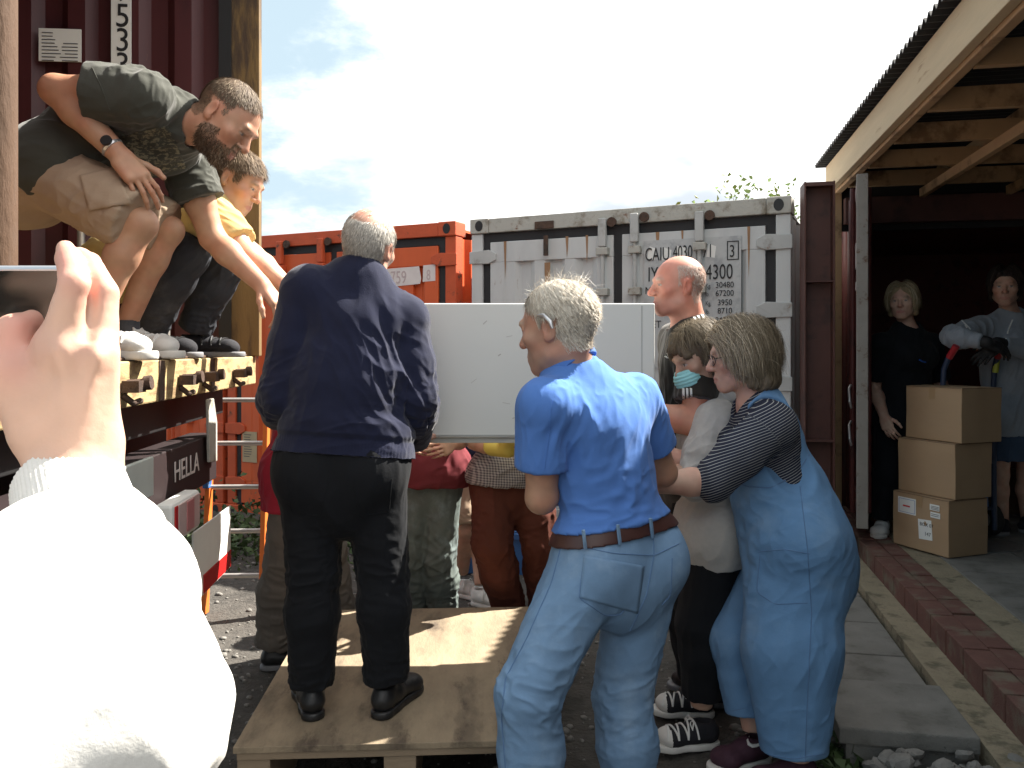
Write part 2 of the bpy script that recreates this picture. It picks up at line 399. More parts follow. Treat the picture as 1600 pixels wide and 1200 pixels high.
for t in (.78, 1.5, 2.25, 2.95):
    mb = MB(); kbox(mb, S0, S1, t - .022, t + .022, FZ0 + .092, FZ0 + .165); sp(mb, 'purlin', M['rafter'], .002)
for j, t in enumerate((.62, 1.2, 1.8, 2.4)):
    mb = MB(); kbox(mb, S0, S1 - .2, t - .02, t + .02, FZ0 - .085, FZ0 - .022); sp(mb, 'tie_beam', M['rafter'], .002)
# corrugated sheet: teeth along the eaves
pit, n = .076, int((S1 + .1 - S0) / .076 * 6); V, F = [], []
for i in range(n + 1):
    s = S0 + i * pit / 6; z = FZ1 + .030 + .017 * math.cos(2 * math.pi * s / pit)
    for t, dz in ((-.085, 0), (T1 + .2, .02)): V.append((*kp(s, t), z + dz))
for i in range(n): F.append((2 * i, 2 * i + 1, 2 * i + 3, 2 * i + 2))
me = bpy.data.meshes.new('roof_sheet'); me.from_pydata(V, [], F); me.transform(Matrix.Translation(-Vector(shed.location)))
o = link('roof_sheet', me, M['dark'], shed); md = o.modifiers.new('t', 'SOLIDIFY'); md.thickness = .004
mb = MB(); kbox(mb, S0, S1, T1 - .05, T1, .1, FZ1); sp(mb, 'back_wall', M['dark'])  # unseen right-hand side, closed along its full length to block light
mb = MB(); kbox(mb, S0 - .05, S0, .05, T1, .1, FZ1); sp(mb, 'end_wall', M['dark'])  # unseen near end, wall added to keep light from filling the shed
mb = MB(); kbox(mb, S1 - .10, S1 - .02, .0, .08, .12, FZ0 - .02); sp(mb, 'post', M['rafter'], .003)
mb = MB(); kbox(mb, S1 - .06, S1 - .02, .085, T1 - .06, FZ0 - .30, FZ1 + .01); sp(mb, 'end_board', M['dark'])
mb = MB(); kbox(mb, S1 - .18, S1 - .10, .09, T1 - .06, FZ0 - .26, FZ0 - .065); sp(mb, 'header_beam', M['beam_brown'], .003)
# back of the opening: dark ribbed inside of the red container
def corr(mb, L, H, pit=.28, dep=.036, z0=0, flip=1, x0=0, y=0):
    n = int(L / pit); pit = L / n; prof = []
    for i in range(n):
        b = x0 + i * pit
        prof += [(b, y), (b + pit * .32, y), (b + pit * .5, y + dep * flip), (b + pit * .82, y + dep * flip)]
    prof.append((x0 + L, y)); m = len(prof)
    mb.add([(a, c, z0) for a, c in prof] + [(a, c, z0 + H) for a, c in prof], [(i, i + 1, m + i + 1, m + i) for i in range(m - 1)])

def local_root(name, o, xdir, **kw):
    return empty(name, (o[0], o[1], o[2] if len(o) > 2 else 0), math.atan2(xdir[1], xdir[0]), **kw)
rc_ = local_root('shipping_container', (2.56, 6.30, .12), NK, label='dark red container with open door behind the woman in black', cat='container')
Wd, Hd = 2.43, 2.45
mb = MB(); mb.bx(0, .10, 0, .12, 0, Hd); mb.bx(Wd - .1, Wd, 0, .12, 0, Hd); mb.bx(.1, Wd - .1, 0, .1, Hd - .11, Hd); mb.bx(.1, Wd - .1, 0, .1, 0, .14)
mb.build('door_frame', M['maroon_door'], rc_, bevel=.006)
mb = MB(); corr(mb, 2.9, Hd - .1, z0=.05); o = mb.build('side_wall', M['maroon_door'], rc_); o.rotation_euler = (0, 0, R(90)); o.location = (.05, .1, 0)
mb = MB(); corr(mb, 2.9, Hd - .1, z0=.05); o = mb.build('side_wall', M['maroon_door'], rc_); o.rotation_euler = (0, 0, R(90)); o.location = (Wd - .03, .1, 0)
mb = MB(); mb.bx(.05, Wd - .03, 2.98, 3.02, 0, Hd); mb.build('end_wall', M['maroon_door'], rc_)
mb = MB(); mb.bx(.05, Wd - .03, .1, 3.0, Hd - .06, Hd - .02); mb.build('roof', M['maroon_door'], rc_)
mb = MB(); mb.bx(.05, Wd - .03, .1, 3.0, .06, .12); mb.build('floor_board', M['deck_top'], rc_)
# its open door, hinged at the left post and swung towards the yard
hin, fre = np.array((2.60, 6.26)), np.array((2.185, 5.19)); dd = (fre - hin) / np.linalg.norm(fre - hin)
dr = empty('container_door', (0, 0, 0)); dr.parent = rc_
dr.matrix_parent_inverse = (Matrix.Translation(rc_.location) @ rc_.rotation_euler.to_matrix().to_4x4()).inverted()
dr.location = (hin[0], hin[1], .40); dr.rotation_euler = (0, 0, math.atan2(dd[1], dd[0]))
dm = MB(); dm.bx(.03, 1.15, -.012, .012, .06, 2.12); dm.build('door_leaf', M['maroon_door'], dr)
dm = MB(); dm.bx(0, 1.15, -.03, .03, 0, .08); dm.bx(0, 1.15, -.03, .03, 2.10, 2.18); dm.bx(0, .06, -.03, .03, .08, 2.10); dm.build('door_leaf', M['maroon_door'], dr, bevel=.004)
dm = MB(); dm.bx(1.12, 1.165, -.034, .034, -.02, 2.19); dm.build('edge_trim', pm('worn_door_edge', (.27, .25, .225), .7, .2, 8, rust=(.13, .07, .045), rscale=9, rthr=(.54, .66)), dr, bevel=.004)
for x in (.35, .82):
    dm = MB(); dm.tube([(x, .05, .02), (x, .05, 2.16)], .016); o = dm.build('locking_bar', M['maroon_door'], dr, True)
    for sgn in (-1,):
        dm = MB(); dm.tube([(x, sgn * .05, .02), (x, sgn * .05, 2.16)], .016); dm.build('locking_bar', M['maroon_door'], dr, True)
for z in (.62, .86):
    dm = MB(); dm.tube([(.82, -.06, z), (.95, -.075, z - .02), (1.02, -.07, z - .10), (1.0, -.06, z - .14)], .009); dm.build('handle', M['steel'], dr, True)
for z in (.35, 1.05, 1.72):
    dm = MB(); dm.bx(-.07, .12, -.045, -.028, z, z + .09); dm.build('hinge', M['maroon_door'], dr, bevel=.004)
for z, h_ in ((1.62, .16), (1.48, .05)):
    dm = MB(); dm.bx(.86, 1.0, -.0345, -.0315, z, z + h_); dm.build('sticker', M['sticker'], dr)
# brown steel column left of the shed
col = empty('steel_column', (*W(1277, 700, 5.45)[:2], 0), math.atan2(NK[1], NK[0]), label='brown steel beam column standing between white container and shed', cat='column')
mb = MB(); mb.bx(-.095, -.083, -.10, .10, 0, 2.58); mb.bx(.083, .095, -.10, .10, 0, 2.58); mb.bx(-.083, .083, -.012, .012, 0, 2.58); mb.build('flange_section', M['beam_brown'], col, bevel=.004)
mb = MB(); mb.bx(-.083, .083, -.099, -.013, 1.93, 1.94); mb.bx(-.083, .083, -.099, -.013, .9, .91); mb.bx(-.083, .083, -.099, -.013, 2.55, 2.575); mb.build('stiffener', M['beam_brown'], col)
mb = MB(); mb.bx(-.15, .15, -.15, .15, -.02, .012); mb.build('base_plate', M['beam_brown'], col)

# ================================================================== containers in the yard
def container(o, xd, L, paint, rail, label, bars, gasket=True):
    root = local_root('shipping_container', o, xd, label=label, cat='container', group='shipping containers closing the far end of the yard')
    Wc, Hc = 2.438, 2.59
    for x in (0, Wc):
        for y in (0, L):
            mb = MB(); sx = 1 if x == 0 else -1; sy = 1 if y == 0 else -1
            mb.bx(x + sx * .002, x + sx * .10, y + sy * .012, y + sy * .13, .12, Hc - .12)
            mb.build('corner_post', paint if rail is M['rail_paint'] else rail, root, bevel=.006)
            for z in (0, Hc - .118):
                c = MB(); c.bx(x - sx * .004, x + sx * .16, y - sy * .006, y + sy * .17, z, z + .118)
                k = c.build('corner_casting', rail, root, bevel=.008)
                if y == 0:
                    h = MB(); cx, cz = x + sx * .078, z + .06
                    h.prism([(cx + .034 * math.cos(a), -.0085, cz + .042 * math.sin(a)) for a in np.linspace(0, 2 * math.pi, 17)[:-1]], (0, .004, 0))
                    h.build('hole', M['black'], k)
    mb = MB(); mb.bx(.162, Wc - .162, .0, .10, Hc - .115, Hc - .004); mb.build('top_rail', rail, root, bevel=.005)
    mb = MB(); mb.bx(.162, Wc - .162, .0, .10, .004, .12); mb.build('bottom_rail', rail, root, bevel=.005)
    for x in (.05, Wc - .05):
        mb = MB(); corr(mb, L - .3, Hc - .24, z0=.12, flip=-1); k = mb.build('side_wall', paint, root); k.rotation_euler = (0, 0, R(90)); k.location = (x, .15, 0)
    mb = MB(); mb.bx(.05, Wc - .05, .1, L - .1, Hc - .06, Hc - .04); mb.build('roof', paint, root)
    mb = MB(); mb.bx(.1, Wc - .1, L - .1, L - .07, .1, Hc - .1); mb.build('end_wall', paint, root)
    if gasket:
        mb = MB(); mb.bx(.105, Wc - .105, .03, .05, Hc - .185, Hc - .118); mb.bx(.105, .165, .03, .05, .12, Hc - .185); mb.bx(Wc - .165, Wc - .105, .03, .05, .12, Hc - .185)
        mb.bx(Wc / 2 - .03, Wc / 2 + .03, .026, .05, .12, Hc - .185)
        mb.build('gasket', M['gasket'], root)
    for d in (0, 1):
        x0 = .168 if d == 0 else Wc / 2 + .033; x1 = Wc / 2 - .033 if d == 0 else Wc - .168
        z0, z1 = .14, Hc - .19
        dm = MB(); dm.bx(x0, x1, .014, .048, z1 - .16, z1); dm.bx(x0, x1, .014, .048, z0, z0 + .2)
        dm.bx(x0, x0 + .13, .014, .048, z0 + .2, z1 - .16); dm.bx(x1 - .13, x1, .014, .048, z0 + .2, z1 - .16)
        if d == 1: dm.bx(x0 + .13, x1 - .24, .016, .048, z1 - 1.55, z1 - .16)
        door = dm.build('door', paint, root, bevel=.005)
        pn = MB(); corr(pn, x1 - x0 - .26, z1 - z0 - .36, pit=.205, dep=.034, z0=z0 + .2, x0=x0 + .13, y=.017); pn.build('door_panel', paint, door)
        for z in (.32, .82, 1.32, 1.82, 2.28):
            hb = MB(); xx = -.01 if d == 0 else Wc + .01; s_ = 1 if d == 0 else -1
            a = [(xx, -.003, z - .045), (xx + s_ * .17, -.003, z - .05), (xx + s_ * .235, -.003, z - .02), (xx + s_ * .235, -.003, z + .03), (xx + s_ * .17, -.003, z + .06), (xx, -.003, z + .05)]
            hb.prism(a, (0, .018, 0)); hb.build('hinge', M['white_clean'] if rail is M['rail_paint'] else rail, door, bevel=.004)
    for x, zt in bars:
        bm_ = MB(); bm_.tube([(x, -.022, .05), (x, -.022, zt)], .016, 12)
        b = bm_.build('locking_bar', M['white_clean'] if rail is M['rail_paint'] else rail, root, True)
        for z in (.25, 1.15, 1.95, 2.25):
            if z < zt:
                g = MB(); g.bx(x - .045, x + .045, -.05, .012, z, z + .055); g.build('bar_guide', rail, b, bevel=.006)
        if zt > 2.3:
            g = MB(); g.bx(x - .03, x + .03, -.05, -.004, zt - .19, zt + .02); g.build('bar_cam', M['white_clean'] if rail is M['rail_paint'] else rail, b, bevel=.008)
            g = MB(); g.tube([(x + .07, -.012, zt - .01), (x + .07, -.03, zt - .01)], .036, 12); g.build('cam_keeper', M['rustmetal'], b, True)
    return root
XD = np.array((.9029, -.4298)); YD = np.array((.4298, .9029))
WO = np.array((-.33, 6.63))
white = container((WO[0], WO[1], -.06), XD, 2.13, M['white_paint'], M['rail_paint'], 'weathered white shipping container with black weight markings on its door', [(1.115, 2.50), (1.36, 2.52), (1.83, 2.50)])
mb = MB(); mb.tube([(.66, -.02, 2.27), (.66, -.02, 2.42)], .019); mb.build('bar_stub', M['rustmetal'], white, True)
mb = MB(); mb.bx(.56, .72, -.012, 0, 2.475, 2.535); mb.build('bar_bracket', M['rustmetal'], white, bevel=.01)
streak = pm('rust_streak', (.30, .17, .09), .8, .4, 12, stretch=(3, 3, .4))
mb = MB(); mb.add([(.635, .0105, 2.22), (.685, .0105, 2.22), (.672, .0105, 1.75), (.655, .0105, 1.45)], [(0, 1, 2, 3)]); mb.build('rust_streak', streak, white)
for (x, z, l, w_) in ((.30, 2.40, .3, .012), (.98, 2.41, .22, .010), (1.52, 2.40, .18, .014), (2.16, 2.40, .35, .010), (1.70, 2.40, .14, .008), (.82, 2.41, .16, .012)):
    mb = MB(); mb.add([(x - w_, .0112, z), (x + w_, .0112, z), (x + w_ * .6, .0112, z - l * .6), (x, .0112, z - l)], [(0, 1, 2, 3)]); mb.build('rust_streak', streak, white)
OO = WO - XD * (2.438 + .14)
orange = container((OO[0], OO[1], -.06), XD, 6.06, M['orange_paint'], M['orange_dark'], 'rusty orange shipping container standing left of the white container', [(1.115, 2.50), (.66, 2.50), (1.83, 1.9)])
OL = OO - XD * (2.438 + .05)
container((OL[0], OL[1], -.06), XD, 6.06, M['orange_paint'], M['orange_dark'], 'orange shipping container farthest left, behind the lorry and ladder', [(1.115, 2.50), (1.83, 2.5)])
# lettering on the white container (local x along the face, z up)
def wt(body, x, z, size, mat=None, sq=.8, root=white, y=-.0015, name='lettering'):
    return text(body, size, mat or M['ink'], frame((x, y, z), (1, 0, 0), (0, 0, 1), (0, -1, 0)), root, name, .0008, squeeze=sq)
mb = MB(); mb.bx(1.42, 1.80, .003, .012, 1.42, 2.34); mb.bx(1.86, 2.11, .003, .012, 1.42, 2.34); mb.build('marking_plate', pm('marking_plate', (.46, .47, .47), .6, .12, 6, col2=(.33, .34, .35), s2=7), white)
for (x0, x1, z0) in ((1.445, 1.50, 2.21), (1.55, 1.615, 2.195), (1.64, 1.72, 2.205), (1.87, 1.93, 2.205)):
    mb = MB(); mb.prism([(x0, .0025, z0), (x1, .0025, z0 - .01), (x1 + .01, .0025, z0 + .07), (x0 + .02, .0025, z0 + .09)], (0, .001, 0)); mb.build('torn_sticker', M['paper'], white)
wt('CAIU', 1.43, 2.195, .135, sq=.58); wt('4030', 1.635, 2.20, .135, sq=.52); wt('71', 1.845, 2.20, .135, sq=.55)
wt('3', 2.03, 2.195, .12, sq=.68)
mb = MB()
for a in ((2.015, 2.095, 2.175, 2.181), (2.015, 2.095, 2.30, 2.306), (2.015, 2.021, 2.181, 2.30), (2.089, 2.095, 2.181, 2.30)): mb.bx(a[0], a[1], -.001, .0028, a[2], a[3])
mb.build('lettering', M['ink'], white)
wt('IY', 1.45, 2.045, .15, sq=.62); wt('4300', 1.865, 2.045, .15, sq=.64)
for i, (a, u_, b) in enumerate((('MAX', 'Kg.', '30480'), ('', 'lb.', '67200'), ('TARE', 'Kg.', ' 3950'), ('', 'lb.', ' 8710'), ('NET', 'Kg.', '26530'), ('', 'lb.', '58490'))):
    z = 1.985 - i * .058 - .006 * (i // 2)
    if a: wt(a, 1.43, z - .03, .075, sq=.85)
    wt(u_, 1.866, z, .045, M['faded_ink'], .7); wt(b, 1.935, z, .058, sq=.88)
# orange: torn number stickers
mb = MB(); mb.prism([(1.66, .0115, 2.07), (2.10, .0115, 2.095), (2.11, .0115, 2.14), (2.09, .0115, 2.24), (1.60, .0115, 2.225), (1.58, .0115, 2.17)], (0, .002, 0))
mb.prism([(2.125, .0115, 2.11), (2.245, .0115, 2.115), (2.245, .0115, 2.25), (2.13, .0115, 2.245)], (0, .002, 0)); mb.build('torn_sticker', M['sticker'], orange)
wt('51759', 1.70, 2.105, .15, pm('pale_number', (.50, .40, .40), .7), .72, orange, .0105); wt('8', 2.16, 2.125, .12, pm('pale_digit', (.50, .40, .40), .7), .7, orange, .0105)
mb = MB(); mb.bx(.19, .36, .008, .0125, .52, .80); k = mb.build('notice', M['kraft'], orange)
mb = MB()
for z in np.arange(.57, .78, .022): mb.bx(.21, .21 + .13 * random.uniform(.5, .9), .0065, .0085, z, z + .006)
mb.build('print', M['faded_ink'], k)
# blue drum glimpsed in the gap
mb = MB(); q = W(727, 465, 7.4); mb.tube([(0, 0, 0), (0, 0, 1.93)], .075, 16); mb.tube([(0, 0, 1.93), (0, 0, 1.95)], .08, 16)
tag(mb.build('pipe', M['blue_plastic'], None, True, loc=(q[0], q[1], 0)), 'blue pipe upright in the gap between orange and white containers', 'pipe')

# ================================================================== tree behind
def tree(base, h, crown_c, crown_r, n, seed, label):
    rg = np.random.default_rng(seed); root = empty('tree', base, label=label, cat='tree', group='trees behind the containers')
    mb = MB(); tips = []
    mb.tube([(0, 0, 0), (.05, 0, h * .35), (.02, .03, h * .62)], [.10, .07, .045], 8)
    for i in range(13):
        a = rg.random() * 6.28; z0 = h * (.32 + .3 * rg.random()); e = np.array(crown_c) + crown_r * rg.normal(size=3) * .55
        m_ = np.array((.04 * math.cos(a), .04 * math.sin(a), z0)); c = (m_ + e) / 2 + rg.normal(size=3) * .12
        mb.tube([m_, c, e], [.03, .018, .006], 6); tips += [c * .4 + e * .6, e, c]
        for j in range(4):
            e2 = e + rg.normal(size=3) * .28; mb.tube([e * .7 + c * .3, e2], [.008, .003], 4); tips.append(e2)
    mb.build('trunk', M['bark'], root, True)
    tips = np.array(tips); P = tips[rg.integers(0, len(tips), n)] + rg.normal(size=(n, 3)) * .13
    leaves('crown', P, None, .085, M['leaf'], seed, root)
tree((3.05, 12, 0), 3.7, (0, 0, 3.0), np.array((.50, .5, .42)), 2200, 3, 'leafy green tree showing above the white container')
tree((4.22, 12.3, 0), 3.7, (0, 0, 3.05), np.array((.22, .4, .42)), 1400, 5, 'slim green tree between white container and brown column')

# ================================================================== lorry with its container
DT = np.array((-.083, .9966)); DN = np.array((.9966, .083))        # along the deck edge, and out towards the yard
T0 = np.array((-1.16, 2.46)); DZ = 1.462
def tp(s, t=0): q = T0 + DT * s + DN * t; return q
lorry = local_root('flatbed_lorry', (*tp(0), 0), DT, label='flatbed lorry with pale timber deck edge carrying a maroon container', cat='lorry')
# local frame: x along the rear edge (away from camera), y = -out, so out is -y
def lb(name, mat, a, bevel=.004, parent=lorry):
    mb = MB()
    for q in (a if isinstance(a[0], (tuple, list)) else [a]): mb.bx(*q)
    return mb.build(name, mat, parent, bevel=bevel)
lb('deck_beam', M['deck'], (-1.3, 1.80, 0, .22, DZ - .140, DZ), .006)
lb('deck_floor', M['deck_top'], (-1.3, 1.80, .222, 5.5, DZ - .10, DZ - .004))
lb('chassis', M['black'], [(-1.2, 1.55, .10, 5.3, DZ - .27, DZ - .142), (-.9, 1.2, .25, 5.2, .85, DZ - .272)])
lb('rear_bumper', pm('dark_bumper', (.018, .009, .010), .6), (-1.1, 1.02, -.01, .10, .96, 1.15))
for i, x in enumerate((-.45, .06, .60, .90, 1.38)):
    mb = MB(); mb.tube([(x, -.002, DZ - .068), (x, -.05, DZ - .066)], .014, 10); mb.tube([(x, -.05, DZ - .066), (x, -.072, DZ - .064)], .022, 8); mb.box((x - .03, -.03, DZ - .075), (.06, .05, .035)); mb.tube([(x - .05, -.004, DZ - .10), (x - .035, -.03, DZ - .125), (x + .01, -.035, DZ - .12)], .010, 8)
    mb.build('twist_lock', M['rustmetal'], lorry, True)
for x in (.365, .993): lb('steel_strap', M['rustmetal'], (x - .028, x + .028, -.004, .0, DZ - .139, DZ - .001))
pl = lb('number_plate', pm('pale_plate', (.50, .54, .50), .5), (-.07, .21, -.028, -.012, 1.03, 1.155))
b2 = MB(); b2.prism([(.84, -.02, 1.05), (.95, -.02, 1.04), (.95, -.02, 1.20), (.90, -.02, 1.30), (.82, -.02, 1.30)], (0, -.012, 0)); b2.build('mudflap_bracket', M['rail_paint'], lorry, bevel=.003)
text('HELLA', .105, M['sticker'], frame((.46, -.0125, 1.03), (1, 0, 0), (0, 0, 1), (0, -1, 0)), lorry, 'lettering', .001, squeeze=1.0)
lp = lb('tail_lamp', M['paper'], (.20, .50, -.09, -.03, .865, 1.0), .012); lp.rotation_euler = (0, 0, 0)
lb('lens', pm('pink_lens', (.62, .46, .44), .3), (.25, .485, -.094, -.089, .88, .99), .004, lp); lb('lens', M['lamp_red'], (.215, .245, -.094, -.089, .88, .99), .004, lp); lb('lens', pm('rose_lens', (.55, .22, .22), .3), (.33, .41, -.097, -.094, .885, .985), .002, lp)
mk = MB(); mk.prism([(.56, -.05, .57), (1.09, -.05, .57), (1.09, -.05, .83), (.56, -.05, .83)], (0, .006, 0)); hz = mk.build('marker_board', M['paper'], lorry)
mk = MB(); mk.prism([(.68, -.0535, .575), (1.085, -.0535, .575), (1.085, -.0535, .645), (.68, -.0535, .645)], (0, .003, 0)); mk.build('red_band', M['lamp_red'], hz)
lb('board_bracket', M['black'], (.7, .74, -.04, .3, .64, .74))
lb('side_lamp', M['lamp_white'], (-.72, -.5, -.05, -.01, .98, 1.08), .01)
for yy in (1.1, 2.3):
    for xx in (-.85, 1.05):
        mb = MB(); mb.tube([(xx - .15, yy, .5), (xx + .15, yy, .5)], .5, 32); w_ = mb.build('wheel', M['tyre'], lorry, True, .03)
        mb = MB(); mb.tube([(xx - .16, yy, .5), (xx + .16, yy, .5)], .27, 24); mb.build('rim', M['steel'], w_, True)
cargo = local_root('shipping_container', (*tp(-.64), DZ), DT, label='tall maroon container open at its end on the lorry', cat='container')
CW, CH, CL = 2.44, 2.60, 4.6
def cb(name, mat, a, bevel=.006, parent=cargo):
    mb = MB()
    for q in (a if isinstance(a[0], (tuple, list)) else [a]): mb.bx(*q)
    return mb.build(name, mat, parent, bevel=bevel)
mb = MB(); mb.tube([(.035, .045, .02), (.035, .045, CH)], .047, 14); mb.build('corner_post', M['post_rust'], cargo, True)
cb('corner_post', M['post_yellow'], [(CW - .060, CW, -.03, .16, 0, CH)])
cb('post_edge', M['black'], [(CW - .098, CW - .087, .10, .16, 0, CH)], 0)
cb('door_header', M['maroon'], (.08, CW - .1, .02, .14, CH - .14, CH - .01))
cb('threshold_plate', M['rustmetal'], (.08, CW - .1, .02, .16, .0, .012))
mb = MB(); corr(mb, CL, CH - .1, pit=.25, dep=.045, z0=.02, flip=1); k = mb.build('side_wall', M['maroon'], cargo); k.rotation_euler = (0, 0, R(90)); k.location = (CW - .03, .17, 0)
mb = MB(); corr(mb, CL, CH - .1, pit=.25, dep=.045, z0=.02, flip=1); k = mb.build('side_wall', M['maroon'], cargo); k.rotation_euler = (0, 0, R(90)); k.location = (.05, .17, 0)
cb('roof', M['maroon'], (.0, CW, .1, CL, CH - .03, CH), 0); cb('end_wall', M['maroon'], (.0, CW, CL, CL + .04, 0, CH), 0)
# markings on the inside of the far wall: a number board and an information sheet
yw = CW - .03 - .05
def far(x_u, v):                        # local coords on the far wall for pixel (x_u, v)
    Yw = tp(-.64 + yw, 0)[1]; 
    for _ in range(6):
        p = W(x_u, v, Yw); s_ = (p[:2] - tp(-.64)) @ DN; Yw = (tp(-.64) + DT * yw + DN * s_)[1]
    return -s_, W(x_u, v, Yw)[2] - DZ
y0, z0 = far(175, 85); y1, z1 = far(206, -30); 
cb('number_board', M['paper'], (yw - .012, yw - .004, y1, y0, z0 - .16, z1), 0)
for ch, v in (('5', 52), ('3', 92), ('3', 130), ('9', 15)):
    yy, zz = far(181, {'5': 43, '9': 3}.get(ch, v - 11))
    text(ch, .165, M['ink'], frame((yw - .0135, yy, zz), (0, -1, 0), (0, 0, 1), (-1, 0, 0)), cargo, 'lettering', .0008, squeeze=.9)
y0, z0 = far(62, 96); y1, z1 = far(128, 47)
sh = cb('notice', M['paper'], (yw - .010, yw - .004, y1, y0, z0, z1), 0)
mb = MB()
for i in range(9):
    zz = z1 - .02 - i * .017
    mb.bx(yw - .0125, yw - .0105, y0 - .02 - .09 * random.uniform(.5, 1), y0 - .015, zz - .004, zz)
    if i > 2: mb.bx(yw - .0125, yw - .0105, y1 + .015, y1 + .02 + .08 * random.uniform(.5, 1), zz - .004, zz)
mb.build('print', M['faded_ink'], sh)
# a pale steel door frame lying inside, seen low behind the men
mb = MB()
for (a, b_) in ((( -1.62, 3.9, 1.47), (-1.62, 3.9, 2.12)), ((-2.02, 3.9, 1.47), (-2.02, 3.9, 2.12)), ((-2.02, 3.9, 2.12), (-1.62, 3.9, 2.12))): mb.tube([a, b_], .018, 8)
tag(mb.build('metal_frame', M['alu'], None, True), 'pale metal rack frame standing inside the maroon container', 'frame')

# ================================================================== ladder
la = empty('ladder', (*W(365, 900, 4.75)[:2], 0), R(3), label='orange ladder with metal rungs leaning by the lorry rear', cat='ladder')
for x in (-.16, .16):
    mb = MB(); mb.box((x, .06, .60), (.028, .07, 1.22), Matrix.Rotation(R(-6), 3, 'X')); mb.build('stile', M['orange_plastic'], la, bevel=.004)
    mb = MB(); mb.box((x, .045, .78), (.031, .074, .16), Matrix.Rotation(R(-6), 3, 'X')); mb.build('blue_label', M['blue_plastic'], la, bevel=.003)
for i in range(5):
    z = .2 + i * .25; y = .06 + (z - .6) * .105
    mb = MB(); mb.tube([(-.155, y, z), (.155, y, z)], .014, 10); mb.build('rung', M['alu'], la, True)

# ================================================================== pallet with plywood
pal = empty('pallet', (-.42, 3.2, 0), R(3.2), label='plywood topped wooden pallet under the man in navy jumper', cat='pallet')
PX0, PX1, PY0, PY1, PZ = -.47, .545, -.63, .71, .28
mb = MB(); mb.bx(PX0, PX1, PY0, PY1, PZ - .020, PZ); o = mb.build('plywood_top', M['ply'], pal, bevel=.002)
for i in range(6):
    y = PY0 + .05 + i * (PY1 - PY0 - .1) / 5
    mb = MB(); mb.bx(PX0 + .01, PX1 - .01, y - .045, y + .045, PZ - .043, PZ - .0205); mb.build('deck_board', M['pallet'], pal, bevel=.002)
for x in (PX0 + .06, (PX0 + PX1) / 2, PX1 - .06):
    mb = MB(); mb.bx(x - .05, x + .05, PY0 + .01, PY1 - .01, .02, PZ - .0435); mb.build('bearer', M['pallet'], pal, bevel=.003)
for y in (PY0 + .05, 0, PY1 - .05):
    mb = MB(); mb.bx(PX0 + .01, PX1 - .01, y - .045, y + .045, -.002, .0195); mb.build('bottom_board', M['pallet'], pal, bevel=.002)

# ================================================================== cabinet being carried
cab = empty('cabinet', (-.18, 3.36, 1.142), R(0), label='long white metal cabinet carried on its side by the group', cat='cabinet')
CX0, CX1, CD, CHt = -.66, .72, .46, .53
mb = MB(); mb.bx(CX0, CX1, -.22, -.22 + CD, 0.022, CHt); mb.build('carcass', M['cabinet'], cab, bevel=.006, seg=3)
mb = MB(); mb.bx(CX0 + .01, CX1 - .01, -.20, -.22 + CD - .02, 0, .021); mb.build('plinth', pm('cabinet_base', (.60, .60, .54), .5), cab, bevel=.003)
mb = MB(); mb.bx(CX1 - .052, CX1 - .048, -.2225, -.2195, .03, CHt - .01); mb.build('edge_seam', pm('right_seam', (.45, .46, .44), .6), cab)  # thin darker grey line for the seam near the right end

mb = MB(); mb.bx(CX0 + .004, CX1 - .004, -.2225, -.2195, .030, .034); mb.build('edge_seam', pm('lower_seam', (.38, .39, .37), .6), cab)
scf = pm('scuff_mark', (.42, .41, .38), .6)
rg_ = random.Random(9)
for i in range(16):
    x, z, a, l = rg_.uniform(-.45, .6), rg_.uniform(.08, .5), rg_.uniform(-.9, .9), rg_.uniform(.006, .03)
    mb = MB(); mb.box((x, -.2204, z), (l, .0006, rg_.uniform(.0015, .004)), Matrix.Rotation(a, 3, 'Y')); mb.build('scuff', scf, cab)
# ================================================================== boxes
A3 = lambda *q: np.array(q, float)
def carton(C, rz, l, w, h, label, tilt=0):
    b = empty('cardboard_box', C, rz, label=label, cat='box', group='cardboard boxes stacked on the hand truck')
    bm = bmesh.new(); bmesh.ops.create_cube(bm, size=1); bmesh.ops.subdivide_edges(bm, edges=bm.edges[:], cuts=9, use_grid_fill=True)
    P_ = np.array([v.co[:] for v in bm.verts]); q = (P_ + .5) * A3(w, l, h) + np.array(C) * 3
    dd_ = np.stack([vn(q * 9, 1), vn(q * 9, 2), vn(q * 9, 3)], -1) - .5; bul = (1 - (2 * P_) ** 2)
    dd_[:, 0] += np.sign(P_[:, 0]) * (np.abs(P_[:, 0]) > .49) * bul[:, 1] * bul[:, 2] * .5; dd_[:, 1] += np.sign(P_[:, 1]) * (np.abs(P_[:, 1]) > .49) * bul[:, 0] * bul[:, 2] * .5; dd_[:, 2] *= .15
    for v, p_, d_ in zip(bm.verts, P_, dd_ * .007): v.co = ((p_[0] + .5) * w + d_[0], (p_[1] + .5) * l + d_[1], (p_[2] + .5) * h + d_[2])
    me = bpy.data.meshes.new('carton'); bm.to_mesh(me); bm.free(); o_ = link('carton', me, M['cardboard'], b); bv_ = o_.modifiers.new('bevel', 'BEVEL'); bv_.width = .004; bv_.segments = 2; bv_.limit_method = 'ANGLE'
    mb = MB(); mb.bx(-.0035, -.0015, .004, l - .004, h - .0035, h - .0005); mb.bx(.004, w - .004, -.0035, -.0015, h - .0035, h - .0005); mb.build('flap_gap', pm('flap_gap', (.16, .10, .06), .9), b)
    mb = MB(); mb.bx(w / 2 - .03, w / 2 + .03, -.0012, l + .0012, h - .0004, h + .0012); mb.bx(-.0016, .0, l / 2 - .02, l / 2 + .025, h - .075, h + .001); mb.build('tape', pm('parcel_tape', (.36, .23, .12), .35), b)
    return b
rz = R(20); C0 = W(1482, 873, 4.875)
